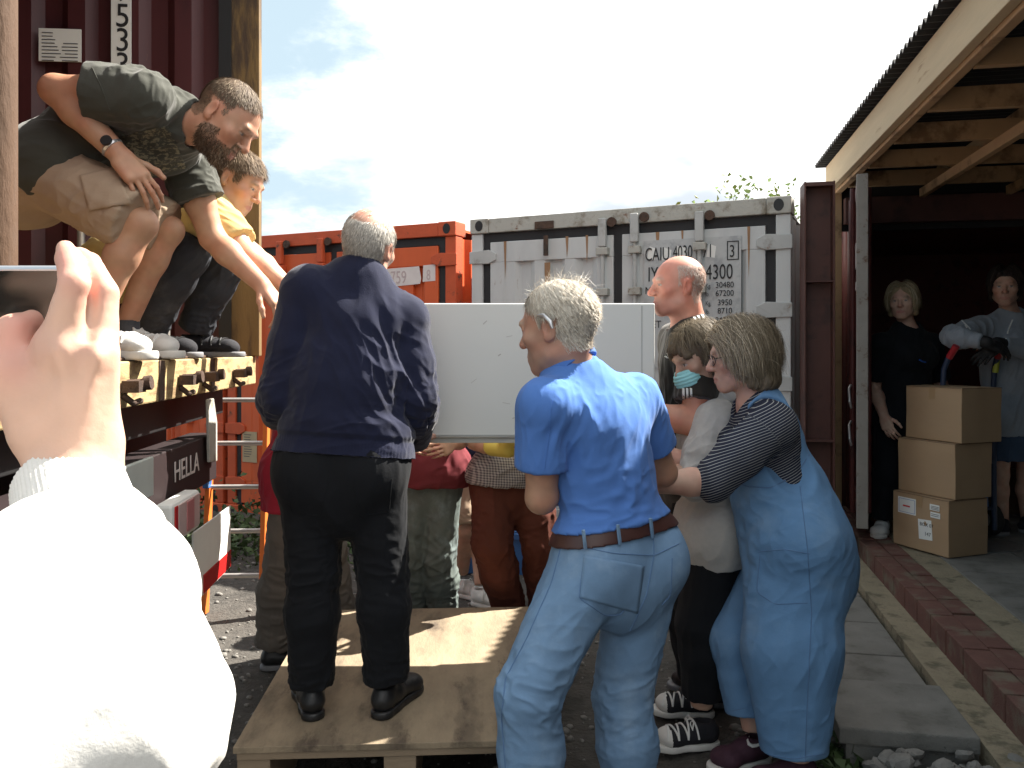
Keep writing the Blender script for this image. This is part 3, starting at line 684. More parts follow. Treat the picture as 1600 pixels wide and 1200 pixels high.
bA = carton((C0[0], C0[1], .272), rz, .42, .31, .335, 'cardboard box with white paper labels at the bottom of the stack')
bB = carton((C0[0] + .045, C0[1] + .01, .610), rz + R(1.5), .42, .30, .330, 'plain cardboard box in the middle of the stack of three')
bC = carton((C0[0] + .075, C0[1], .944), rz - R(1), .42, .315, .325, 'plain cardboard box on top of the stack of three')
def lab(y0, y1, z0, z1, mat=M['paper'], tilt=0):
    mb = MB(); mb.box((-.0046, (y0 + y1) / 2, (z0 + z1) / 2), (.0014, y1 - y0, z1 - z0), Matrix.Rotation(tilt, 3, 'X')); return mb.build('label', mat, bA)
def onbox(o, body, size, y, z, mat): return text(body, size, mat, frame((-.0058, y, z), (0, -1, 0), (0, 0, 1), (-1, 0, 0)), o, 'lettering', .0003)
l1 = lab(.235, .375, .205, .305); l2 = lab(.06, .13, .262, .298); l3 = lab(.055, .125, .218, .252); l4 = lab(.115, .215, .075, .195, tilt=R(-4))
mb = MB(); mb.bx(-.0062, -.0050, .28, .335, .248, .258); mb.build('print', M['redink'], l1)
mb = MB(); mb.bx(-.0062, -.0050, .243, .367, .294, .296); mb.bx(-.0062, -.0050, .243, .367, .213, .215); mb.bx(-.0062, -.0050, .243, .245, .215, .294); mb.bx(-.0062, -.0050, .365, .367, .215, .294); mb.build('border', pm('blue_ink', (.15, .2, .45)), l1)
for L_, z in ((l2, .286), (l2, .278), (l2, .27), (l3, .24), (l3, .23)):
    mb = MB(); mb.bx(-.0062, -.0050, .065, .12, z - .0015, z + .0015); mb.build('print', M['faded_ink'], L_)
onbox(l4, 'BOX 07', .030, .205, .155, M['ink']); onbox(l4, '147', .032, .17, .10, M['ink'])

# ================================================================== hand truck
ht = empty('hand_truck', (2.93, 5.33, .268), R(16), label='hand truck with red grips and black wheels behind the boxes', cat='hand truck')
blue_tube = pm('dark_blue_tube', (.03, .05, .10), .45)
for sgn in (-1, 1):
    mb = MB(); mb.tube([(sgn * .20, 0, .06), (sgn * .20, .01, .95), (sgn * .20, .0, 1.10), (sgn * .19, -.035, 1.19)], .017, 10); mb.build('side_rail', blue_tube, ht, True)
    mb = MB(); mb.tube([(sgn * .19, -.032, 1.175), (sgn * .185, -.085, 1.25)], .021, 12); mb.build('grip', M['red_plastic'], ht, True)
    mb = MB(); mb.tube([(sgn * .20, .015, .98), (sgn * .20, .09, .90), (sgn * .20, .11, .7), (sgn * .20, .06, .2)], .012, 8); mb.build('rear_brace', M['blue_plastic'], ht, True)
    mb = MB(); mb.tube([(sgn * .25 - .03, .10, .11), (sgn * .25 + .03, .10, .11)], .11, 24); w_ = mb.build('wheel', M['tyre'], ht, True, .012)
    mb = MB(); mb.tube([(sgn * .25 - .034, .10, .11), (sgn * .25 + .034, .10, .11)], .05, 16); mb.build('rim', M['steel'], w_, True)
mb = MB(); mb.tube([(.20, -.006, 1.08), (.198, -.02, 1.16)], .0185, 10); mb.build('yellow_tape', pm('hazard_tape', (.5, .55, .08), .5), ht, True)
mb = MB(); mb.tube([(-.25, .10, .11), (.25, .10, .11)], .012, 8)
for z in (.2, .5, .8): mb.tube([(-.2, .005, z), (.2, .005, z)], .012, 8)
mb.build('cross_bar', blue_tube, ht, True)
mb = MB(); mb.bx(-.22, .22, -.30, 0, -.0, .006); mb.build('toe_plate', M['steel'], ht)

# ================================================================== blue crates behind
def crate(x, y, z, rz, label):
    c = empty('plastic_crate', (x, y, z), rz, label=label, cat='crate', group='blue plastic crates behind the cabinet')
    mb = MB(); w, d, h, t = .6, .4, .28, .012
    mb.bx(-w / 2, w / 2, -d / 2, -d / 2 + t, 0, h); mb.bx(-w / 2, w / 2, d / 2 - t, d / 2, 0, h); mb.bx(-w / 2, -w / 2 + t, -d / 2 + t, d / 2 - t, 0, h); mb.bx(w / 2 - t, w / 2, -d / 2 + t, d / 2 - t, 0, h); mb.bx(-w / 2 + t, w / 2 - t, -d / 2 + t, d / 2 - t, 0, t)
    mb.build('tub', M['blue_plastic'], c, bevel=.004)
    mb = MB(); mb.bx(-w / 2 - .015, w / 2 + .015, -d / 2 - .015, -d / 2 - .001, h - .04, h); mb.bx(-w / 2 - .015, w / 2 + .015, d / 2 + .001, d / 2 + .015, h - .04, h); mb.build('rim', M['blue_plastic'], c, bevel=.004)
crate(-.28, 5.75, 0, R(4), 'blue plastic crate on the ground between maroon shirt and shorts wearers')
crate(-.30, 5.78, .285, R(2), 'blue plastic crate stacked on top of another blue crate')
crate(.25, 5.6, 0, R(-28), 'blue plastic crate turned sideways behind the rust red trousers')
# ================================================================== people: a small distance-field sculptor
A_ = lambda *q: np.array(q, float)
def unit(v): v = np.asarray(v, float); return v / (np.linalg.norm(v) + 1e-9)

class Field:
    """smooth union / cut of tapered limbs and ellipsoids, turned into one quad mesh"""
    def __init__(s): s.p = []
    def rc(s, a, b, r1, r2=None, k=.02, op='u', ax=None, fl=1.0, capb=None, capa=None):
        a, b = np.asarray(a, float), np.asarray(b, float); r2 = r1 if r2 is None else r2
        rm = max(r1, r2) * max(1, fl); s.p.append(('rc', a, b, r1, r2, k, op, None if ax is None else unit(ax), fl, np.minimum(a, b) - rm, np.maximum(a, b) + rm, capa, capb)); return s
    def el(s, c, rad, B=None, k=.02, op='u'):
        c = np.asarray(c, float); rad = np.asarray(rad, float); B = np.eye(3) if B is None else np.asarray(B, float)
        m = rad.max(); s.p.append(('el', c, rad, B, 0, k, op, None, 1, c - m, c + m, None, None)); return s
    def plane(s, o, n, k=.004, near=None):          # keep the side the normal points away from
        s.p.append(('pl', np.asarray(o, float), unit(n), near, 0, k, 'i', None, 1, None, None, None, None)); return s
    @staticmethod
    def dist(q, P):
        t = q[0]
        if t == 'rc':
            a, b, r1, r2, ax, fl, capa, capb = q[1], q[2], q[3], q[4], q[7], q[8], q[11], q[12]
            ba = b - a; l2 = ba @ ba + 1e-12; pa = P - a; tt = np.clip((pa @ ba) / l2, 0, 1)
            w = pa - tt[..., None] * ba
            if ax is not None:
                h = w @ ax; w = w + (h / fl - h)[..., None] * ax
            d = np.sqrt((w * w).sum(-1)) - (r1 + (r2 - r1) * tt)
            if ax is not None: d = d * (min(1, fl) * .5 + .5 * min(1, fl) ** .5)
            if capb is not None: d = np.maximum(d, (P - b) @ unit(ba) - capb)
            if capa is not None: d = np.maximum(d, (a - P) @ unit(ba) - capa)
            return d
        c, rad, B = q[1], q[2], q[3]
        l = (P - c) @ B.T; k0 = np.sqrt(((l / rad) ** 2).sum(-1)); k1 = np.sqrt(((l / rad ** 2) ** 2).sum(-1)) + 1e-9
        return k0 * (k0 - 1) / k1
    def ev(s, P, lo, hi, slack):                      # P (m,n,3) blocks with bounds lo, hi
        D = np.full(P.shape[:2], 1e3)
        for q in s.p:
            k, op = q[5], q[6]
            if q[0] == 'pl':
                d = (P - q[1]) @ q[2]
                if q[3] is not None:
                    c, r = q[3]; d = np.where(((P - c) ** 2).sum(-1) < r * r, d, -1e3)
                D = np.maximum(D, d); continue
            m = slack + k
            sel = np.where(((lo < q[10] + m) & (hi > q[9] - m)).all(1))[0]
            if not len(sel): continue
            d = s.dist(q, P[sel]); e = D[sel]
            if op == 'u':
                h = np.clip(.5 + .5 * (e - d) / k, 0, 1); e2 = e + (d - e) * h - k * h * (1 - h)
            else:
                h = np.clip(.5 - .5 * (e + d) / k, 0, 1); e2 = e + (-d - e) * h + k * h * (1 - h)
            D[sel] = e2
        return D
    def mesh(s, h, bounds=None):
        lo = np.min([q[9] for q in s.p if q[9] is not None and q[6] == 'u'], axis=0) - .03
        hi = np.max([q[10] for q in s.p if q[10] is not None and q[6] == 'u'], axis=0) + .03
        Bn = 8; nb = np.ceil((hi - lo) / (h * Bn)).astype(int); n = nb * Bn
        g = np.stack(np.meshgrid(*[np.arange(k) for k in nb], indexing='ij'), -1).reshape(-1, 3)
        bl = lo + g * (Bn * h); bh = bl + Bn * h; ce = (bl + bh) / 2
        Dc = s.ev(ce[:, None, :], ce - .001, ce + .001, Bn * h * 2.2)[:, 0]
        act = np.abs(Dc) < Bn * h * 1.55
        V = np.where(Dc < 0, -1.0, 1.0).astype(np.float32).reshape(nb)
        V = np.repeat(np.repeat(np.repeat(V, Bn, 0), Bn, 1), Bn, 2)
        gi = g[act]; off = np.stack(np.meshgrid(*[np.arange(Bn)] * 3, indexing='ij'), -1).reshape(-1, 3)
        for c0 in range(0, len(gi), 600):
            gg = gi[c0:c0 + 600]; idx = gg[:, None, :] * Bn + off[None]
            P = lo + idx * h; D = s.ev(P, P[:, 0], P[:, -1], h * 3)
            V[idx[..., 0], idx[..., 1], idx[..., 2]] = np.clip(D, -1, 1)
        return surface_nets(V, lo, h)

def surface_nets(V, lo, h):
    S = V < 0
    c = np.zeros(tuple(q - 1 for q in V.shape), np.int8)
    for a in (0, 1):
        for b in (0, 1):
            for d in (0, 1):
                c += S[a:a + c.shape[0], b:b + c.shape[1], d:d + c.shape[2]]
    cells = np.argwhere((c > 0) & (c < 8)); idx = np.full(c.shape, -1, np.int32); idx[tuple(cells.T)] = np.arange(len(cells))
    O = np.array([(a, b, d) for a in (0, 1) for b in (0, 1) for d in (0, 1)]); cv = np.stack([V[tuple((cells + o).T)] for o in O], 1)
    acc = np.zeros((len(cells), 3)); cnt = np.zeros(len(cells))
    for i in range(8):
        for j in range(i + 1, 8):
            if abs(O[i] - O[j]).sum() != 1: continue
            a, b = cv[:, i], cv[:, j]; m = (a < 0) != (b < 0); t = np.where(m, a / np.where(a == b, 1, a - b), 0)
            acc += np.where(m[:, None], O[i] + t[:, None] * (O[j] - O[i]), 0); cnt += m
    P = lo + (cells + acc / cnt[:, None]) * h
    F = []
    for ax in range(3):
        sl0 = [slice(1, -1)] * 3; sl1 = [slice(1, -1)] * 3; sl0[ax] = slice(0, -1); sl1[ax] = slice(1, None)
        a, b = S[tuple(sl0)], S[tuple(sl1)]; e = np.argwhere(a != b)
        if not len(e): continue
        flip = a[tuple(e.T)]; o1 = np.ones(3, int); o1[ax] = 0; base = e + o1; u_, v_ = [k for k in range(3) if k != ax]
        if ax == 1: u_, v_ = v_, u_
        q = []
        for du, dv in ((-1, -1), (0, -1), (0, 0), (-1, 0)):
            k = base.copy(); k[:, u_] += du; k[:, v_] += dv; q.append(idx[tuple(k.T)])
        q = np.stack(q, 1); q[~flip] = q[~flip][:, ::-1]; F.append(q)
    F = np.concatenate(F); F = F[(F >= 0).all(1)]
    return P, F

def normals(V, F):
    n = np.cross(V[F[:, 2]] - V[F[:, 0]], V[F[:, 3]] - V[F[:, 1]]); N = np.zeros_like(V)
    for k in range(4):
        for c in range(3): N[:, c] += np.bincount(F[:, k], n[:, c], len(V))
    return N / (np.linalg.norm(N, axis=1)[:, None] + 1e-12)

def smooth(V, F, it=1, f=.5):
    for _ in range(it):
        a = np.zeros_like(V); c = np.zeros(len(V))
        for k in range(4):
            for j in (1, 3):
                o = F[:, (k + j) % 4]
                for d in range(3): a[:, d] += np.bincount(F[:, k], V[o, d], len(V))
                c += np.bincount(F[:, k], minlength=len(V))
        V = V + f * (a / np.maximum(c, 1)[:, None] - V)
    return V

def ridge(p, seed=0):
    n = vn(p, seed) * .65 + vn(p * 2.1 + 7.3, seed + 1) * .35
    return np.clip(1 - np.abs(2 * n - 1) * 1.9, 0, 1) ** 1.4 * 1.15

FSC = 1.0
def folds(V, N, specs, seed=0):
    """cloth folds: (centre or None, reach, depth, along direction, spacing across, length along)"""
    d = np.zeros(len(V))
    for i, (c, r, amp, al, sx, sl) in enumerate(specs):
        al = unit(al); q = V / sx + (V @ al)[:, None] * al * (1 / sl - 1 / sx)
        wrp = (vn(V * 5 + 3.1 * i, seed + 11) - .5)[:, None] * A_(1.2, .9, 1.1)
        f = ridge(q + wrp, seed + 3 * i) - .28
        w = 1 if c is None else np.exp(-((V - c) ** 2).sum(1) / (r * r))
        d += FSC * amp * f * w
    return V + N * d[:, None]

def put(name, V, F, mat, root, col=None, attrs=None, base=None):
    base = np.array(root.location) if base is None else base
    me = mesh_from(name, V - base, F)
    if col is not None:
        a = me.color_attributes.new('Col', 'FLOAT_COLOR', 'POINT'); a.data.foreach_set('color', np.concatenate([col, np.ones((len(V), 1))], 1).astype(np.float32).ravel())
    for k, x in (attrs or {}).items():
        a = me.attributes.new(k, 'FLOAT', 'POINT'); a.data.foreach_set('value', np.asarray(x, np.float32))
    return link(name, me, mat, root)

SKIN = pm('skin', (.5, .3, .2), .50, .10, 26, attr='Col', bump=.12, bscale=170, sss=.12, spec=.4, bdist=.003)
HAIR = pm('hair', (.3, .25, .2), .62, .15, 30, attr='Col', spec=.25)

# ------------------------------------------------------------------ head
class Head:
    def __init__(s, c, f, u, sc=1.0, fem=0.0):
        f = unit(f); u = np.asarray(u, float); u = unit(u - f * (u @ f)); s.c, s.f, s.u, s.r, s.s, s.fem = np.asarray(c, float), f, u, np.cross(f, u), sc, fem
        s.B = np.stack([s.r, f, u])
    def w(s, x, y, z): return s.c + s.s * (x * s.r + y * s.f + z * s.u)
    def loc(s, P): return ((P - s.c) @ s.B.T) / s.s
    def build(s, F, nb, neck=.055, jaw=1.0, mouth=.0, nose=1.0, ears=True):
        k = s.s; w = s.w; fe = s.fem
        F.el(w(0, -.014, .030), A_(.074, .097, .086) * k, s.B, .02)
        F.el(w(0, .026, -.012), A_(.064, .064, .088) * k, s.B, .03)
        F.el(w(0, .024, -.064), A_(.055 * jaw, .060, .046) * k, s.B, .03)
        F.el(w(0, .070, -.098), A_(.020, .017, .016) * k, s.B, .025 * k)
        for x in (-1, 1):
            F.el(w(x * .044, .058, -.022), A_(.024, .022, .020) * k, s.B, .02 * k)
            F.rc(w(x * .052 * jaw, .005, -.070), w(x * .018, .066, -.102), .014 * k, .012 * k, .03 * k)
        F.rc(w(-.034, .083, .022), w(.034, .083, .022), .0115 * k, k=.014 * k)
        for x in (-1, 1):
            F.el(w(x * .033, .097, .000), A_(.017, .013, .012) * k, s.B, .012 * k, 's')
            F.el(w(x * .032, .0755, .001), A_(.0130, .0125, .0125) * k, s.B, .003 * k)
            F.rc(w(x * .019, .0885, .008), w(x * .044, .080, .008), .0042 * k, k=.004 * k)
            F.rc(w(x * .021, .0875, -.009), w(x * .043, .080, -.008), .0034 * k, k=.005 * k)
        F.rc(w(0, .089, .012), w(0, .1085 * 1.0 + .006 * (nose - 1), -.026), .0075 * k, .0115 * k * nose, .010 * k)
        F.el(w(0, .110, -.031), A_(.0115, .0115, .0105) * k * nose, s.B, .006 * k)
        for x in (-1, 1): F.el(w(x * .0125 * nose, .0985, -.034), A_(.0085, .011, .0085) * k * nose, s.B, .005 * k)
        for x in (-1, 1): F.el(w(x * .006, .103, -.0425), A_(.0038, .0055, .0035) * k, s.B, .003 * k, 's')
        F.el(w(0, .080, -.070), A_(.030, .016, .020) * k, s.B, .016 * k)
        for x in (-1, 1):
            F.rc(w(0, .0945, -.0645), w(x * .023, .084, -.069 - .002), .0052 * k, .003 * k, .004 * k)
            F.rc(w(0, .0925, -.0775 - mouth), w(x * .022, .083, -.072 - mouth * .5), .0062 * k, .003 * k, .005 * k)
            F.rc(w(0, .1, -.0708 - mouth * .5), w(x * .023, .090, -.0712 - mouth * .4), (.0018 + mouth * .55) * k, .001 * k, .002 * k, 's')
            # nose-to-mouth crease
            F.rc(w(x * .019, .0985, -.040), w(x * .031, .085, -.070), .0028 * k, .002 * k, .007 * k, 's')
        if ears:
            for x in (-1, 1):
                Be = Matrix.Rotation(x * .32, 3, 'Z') ; E = np.array(Be) @ s.B
                F.el(w(x * .077, -.016, -.006), A_(.0085, .0185, .031) * k, E, .006 * k)
                F.el(w(x * .087, -.011, -.004), A_(.0075, .0105, .019) * k, E, .004 * k, 's')
                F.el(w(x * .077, -.006, -.030), A_(.007, .009, .010) * k, E, .006 * k)
        F.rc(w(0, -.022, -.055), nb, neck * k, neck * 1.06, .03, ax=None)
    def paint(s, P, skin, lip=(.42, .16, .14), brow=(.2, .13, .08), iris=(.05, .05, .06), stubble=None, flush=.35, scalp=None, hairmask=None, squint=False):
        l = s.loc(P); C = np.tile(np.asarray(skin, float), (len(P), 1))
        def mixin(m, c): C[:] = C * (1 - m[:, None]) + np.asarray(c, float) * m[:, None]
        g = lambda c, r: np.exp(-(((l - A_(*c)) / A_(*r)) ** 2).sum(1))
        red = A_(skin[0] * 1.02, skin[1] * .62, skin[2] * .56)
        for x in (-1, 1):
            mixin(g((x * .048, .06, -.03), (.022, .03, .02)) * flush, red); mixin(g((x * .082, -.012, 0), (.014, .03, .04)) * .7 * max(flush, .3), red)
        mixin(g((0, .112, -.030), (.016, .016, .016)) * (.25 + flush * .6), red)
        front = (l[:, 1] > .055) & (np.abs(l[:, 0]) < .05)
        if stubble is not None:
            m = np.clip((-.040 - l[:, 2] + .25 * np.maximum(.03 - l[:, 1], 0)) / .02, 0, 1) * np.clip((l[:, 2] + .135) / .02, 0, 1) * np.clip((l[:, 1] + .012) / .02, 0, 1)
            mixin(m * stubble[1], stubble[0])
        m = np.clip(1.3 - np.sqrt((l[:, 0] / .023) ** 2 + ((l[:, 2] + .0710) / .0095) ** 2), 0, .35) / .35 * (l[:, 1] > .078); mixin(m * .75, lip)
        for x in (-1, 1):
            yy = .021 + .004 - .12 * np.abs(np.abs(l[:, 0]) - .03); m = np.exp(-((l[:, 2] - yy) / .0055) ** 2) * np.exp(-((l[:, 0] - x * .033) / .015) ** 4) * front; mixin(m * .8, brow)
            e = l - A_(x * .032, .0755, .001); r_ = np.sqrt((e ** 2).sum(1)); hh = .0036 if squint else .0058
            m = ((np.abs(e[:, 2]) < hh * np.clip(1 - (e[:, 0] / .0135) ** 2, 0, 1)) & (r_ < .0150) & (e[:, 1] > 0)).astype(float); mixin(m, (.44, .40, .37))
            ir = np.sqrt((e[:, 0]) ** 2 + e[:, 2] ** 2); mixin(m * (ir < .0056), iris)
            lidm = np.exp(-((e[:, 2] - hh - .001) / .0018) ** 2) * (np.abs(e[:, 0]) < .0135) * (e[:, 1] > 0) * (r_ < .019); mixin(lidm * .7, A_(*brow) * .6)
        if hairmask is not None and scalp is not None: mixin(np.clip(hairmask(l), 0, 1), scalp)
        return C

def strands(name, V, N, mask, flow, length, head, col, root, n=3500, width=.0035, seg=6, grav=.0, lift=.004, seed=0, mat=None, jit=.25, shell=1.0, colvar=.35, col2=None, curl=0, clear=None):
    """locks of hair grown from the vertices selected by mask; flow(l, t) gives the combing direction in head space"""
    rg = np.random.default_rng(seed); l = head.loc(V); w = np.clip(mask(l), 0, 1); w = np.where(np.isfinite(w), w, 0)
    if w.sum() < 1: return None
    ix = rg.choice(len(V), n, p=w / w.sum()); P = V[ix] + rg.normal(size=(n, 3)) * .0025; nn = N[ix]; L0 = head.loc(P)
    ln = length(L0) * (.65 + .6 * rg.random(n)); rnd = rg.normal(size=(n, 3)) * jit
    pts = [P]; cur = P.copy(); rad = A_(.074, .097, .086) * head.s * shell; cc = head.w(0, -.014, .030)
    out = (lift * (.4 + 1.2 * rg.random(n)))
    for i in range(seg):
        t = (i + 1) / seg; l = head.loc(cur); f = flow(l, t, L0) @ head.B + rnd + A_(0, 0, -grav * t)
        if curl: f = f + curl * np.sin(t * 6 + rnd[:, :1] * 20) * nn
        f = f - nn * (f * nn).sum(1)[:, None] * (1 if t < .5 else .3); f /= np.linalg.norm(f, axis=1)[:, None] + 1e-9
        cur = cur + f * (ln / seg)[:, None]
        q = (cur - cc) @ head.B.T; k0 = np.sqrt(((q / (rad + out[:, None])) ** 2).sum(1)); push = (k0 < 1)
        q2 = q / np.maximum(k0, 1e-6)[:, None]; cur = np.where(push[:, None], cc + q2 @ head.B, cur)
        g = ((cur - cc) @ head.B.T) / rad ** 2; nn = unit_rows(g @ head.B); pts.append(cur.copy())
    Pn = np.stack(pts, 1)
    if clear is not None:
        ok = ~clear(head.loc(Pn)).any(1); Pn, L0, n = Pn[ok], L0[ok], int(ok.sum())
    d = np.gradient(Pn, axis=1); m0 = unit_rows((Pn - cc).reshape(-1, 3)).reshape(Pn.shape)
    sd = np.cross(d, m0); sd /= np.linalg.norm(sd, axis=2)[..., None] + 1e-9
    prof = np.sin(np.pi * (np.linspace(.18, 1.0, seg + 1) ** 1.3)) * .9 + .1; prof[-1] = .08
    wv = (width * (.6 + .8 * rg.random(n)))[:, None, None] * prof[None, :, None] * .5
    tw = m0 * (rg.random((n, 1, 1)) - .5) * .4
    Lf, Rt = Pn + (sd + tw) * wv, Pn - (sd + tw) * wv
    Vv = np.stack([Lf, Rt], 2).reshape(-1, 3); k = seg + 1
    b = np.arange(n)[:, None] * 2 * k + np.arange(seg)[None] * 2; Fq = np.stack([b, b + 1, b + 3, b + 2], -1).reshape(-1, 4)
    cv = np.asarray(col, float)[None] * (1 + colvar * (rg.random((n, 1)) - .5) * 2)
    if col2 is not None:
        sel = col2[1](L0) if callable(col2[1]) else np.full(n, col2[1]); cv = np.where((rg.random(n) < sel)[:, None], np.asarray(col2[0]) * (1 + .3 * (rg.random((n, 1)) - .5)), cv)
    cv = np.clip(np.repeat(cv, 2 * k, 0), .002, .95)
    return Vv, Fq, cv
def unit_rows(a): return a / (np.linalg.norm(a, axis=-1, keepdims=True) + 1e-9)

# ------------------------------------------------------------------ hand
def hand(F, wr, d, nrm, side=1, s=1.0, curl=.5, spread=.08, thumb=.6, hr=1.0):
    """wr wrist, d towards the fingers, nrm out of the back of the hand, side +1: thumb on +cross(d,nrm)"""
    d = unit(d); nrm = unit(np.asarray(nrm, float) - d * (np.asarray(nrm, float) @ d)); x = np.cross(d, nrm) * side
    p = lambda a, b, c: wr + s * (a * x + b * d + c * nrm)
    F.rc(p(-.022, .02, 0), p(-.026, .080, 0), .018 * s, .015 * s, .015 * s); F.rc(p(.016, .02, 0), p(.024, .085, 0), .019 * s, .015 * s, .018 * s)
    F.rc(p(0, .0, 0), p(0, .085, 0), .020 * s, .015 * s, .018 * s)
    L = ((.026, .088, .044, .027, .021), (.009, .092, .048, .031, .022), (-.009, .088, .044, .029, .021), (-.026, .078, .034, .022, .018))
    cs = curl if isinstance(curl, (list, tuple)) else [curl] * 4
    for i, (a, b, l1, l2, l3) in enumerate(L):
        q = p(a, b, .001); ang = 0; r_ = (.0086, .0088, .0084, .0074)[i] * s * hr; sp = spread * (1.5 - i)
        dd = unit(d + x * sp)
        for j, l in enumerate((l1, l2, l3)):
            ang += cs[i] * (1.0, 1.25, .8)[j]; e = q + s * l * (math.cos(ang) * dd - math.sin(ang) * nrm)
            F.rc(q, e, r_ * (1.0, .93, .86)[j], r_ * (.93, .86, .74)[j], .004 * s); q = e
    q = p(.026, .022, -.006)
    for j, (l, a, c) in enumerate(((.042, .95, -.25), (.032, .55, -.30 * thumb), (.026, .25, -.7 * thumb))):
        v = unit(a * x * (1 - .5 * thumb) + (1.1 - .3 * a) * d + c * nrm * 1.2); e = q + s * l * v
        F.rc(q, e, (.0135, .0105, .0098)[j] * s, (.0105, .0098, .0080)[j] * s, .008 * s); q = e

# ------------------------------------------------------------------ shoes
def shoe(root, an, toe, gz_, mat, solemat, style='trainer', L=.285, w=1.0, sole=.026, pitch=0.0, lace=None, toecap=None, name='shoe'):
    an = np.asarray(an, float); f = np.asarray(toe, float) - an; f[2] = 0; f = unit(f); up = A_(0, 0, 1); x = np.cross(f, up)
    if pitch: f = unit(f * math.cos(pitch) - up * math.sin(pitch)); up = np.cross(x, f)
    base = A_(an[0], an[1], gz_); p = lambda a, b, c: base + a * x * w + b * f + c * up
    y0, y1 = -.068, L - .072
    F = Field(); F.rc(p(0, y0 + .040, sole + .030), p(0, .03, sole + .034), .036, .038, .02); F.rc(p(0, .03, sole + .030), p(.004, y1 - .085, sole + .018), .040, .042, .03, ax=up, fl=.8)
    F.rc(p(-.012, y1 - .075, sole + .016), p(.018, y1 - .06, sole + .014), .036, .034, .03, ax=up, fl=.75)
    F.rc(p(0, y0 + .045, sole + .03), p(0, y0 + .05, .092), .036, .034, .02, capb=.0); F.rc(p(0, .0, .085), p(0, .06, .055), .026, .024, .02)
    F.el(p(0, -.005, .105), (.022, .030, .03), np.stack([x, f, up]), .008, 's')
    F.plane(p(0, 0, sole - .004), -up)
    V, Q = F.mesh(.0045); N = normals(V, Q); V = V + N * ((vn(V * 60) - .5) * .002)[:, None]
    base_o = np.array(root.location)
    so = put(name, V, Q, mat, root)
    G = Field(); G.rc(p(0, y0 + .038, sole * .5), p(0, .02, sole * .5), .039, .036, .01); G.rc(p(0, .02, sole * .5), p(.004, y1 - .07, sole * .5), .037, .047, .02); G.rc(p(.0, y1 - .07, sole * .5), p(.006, y1 - .045, sole * .55), .046, .042, .02)
    G.plane(p(0, 0, sole), up, .003); G.plane(p(0, 0, .001), -up, .003)
    V2, Q2 = G.mesh(.0045); put('sole', V2, Q2, solemat, so, base=base_o)
    if lace is not None:
        me = so.data; T = BVHTree.FromPolygons([tuple(v) for v in V], [tuple(q) for q in Q]); mb = MB()
        for i in range(6):
            yy = .036 + i * .019; a = []
            for t in np.linspace(-1, 1, 9):
                o_ = p(0, yy + .010 * t * (-1) ** i, .030); di = math.cos(t * 1.15) * up + math.sin(t * 1.15) * x; h = T.ray_cast(Vector(o_ + di * .15), Vector(-di))
                if h[0] is not None: a.append(h[0] + Vector(di) * .0025 - Vector(base_o))
            if len(a) > 2: mb.tube(a, .0040, 5)
        a = p(0, .04, .098) - base_o
        for sx in (-1, 1): mb.tube([a, a + x * sx * .03 + up * .012, a + x * sx * .045 - up * .012 + f * .01, a + x * sx * .02 + f * .01, a], .0028, 5)
        mb.build('lace', lace, so, True)
    if toecap is not None:
        V3 = V + N * .0025; l = (V - base) @ np.stack([x, f, up]).T; keep = (l[:, 1] > y1 - .068)
        Fm = Q[keep[Q].all(1)]; u_, inv = np.unique(Fm, return_inverse=True); put('toe_cap', V3[u_], inv.reshape(-1, 4), toecap, so, base=base_o)
    return so, V, Q, p

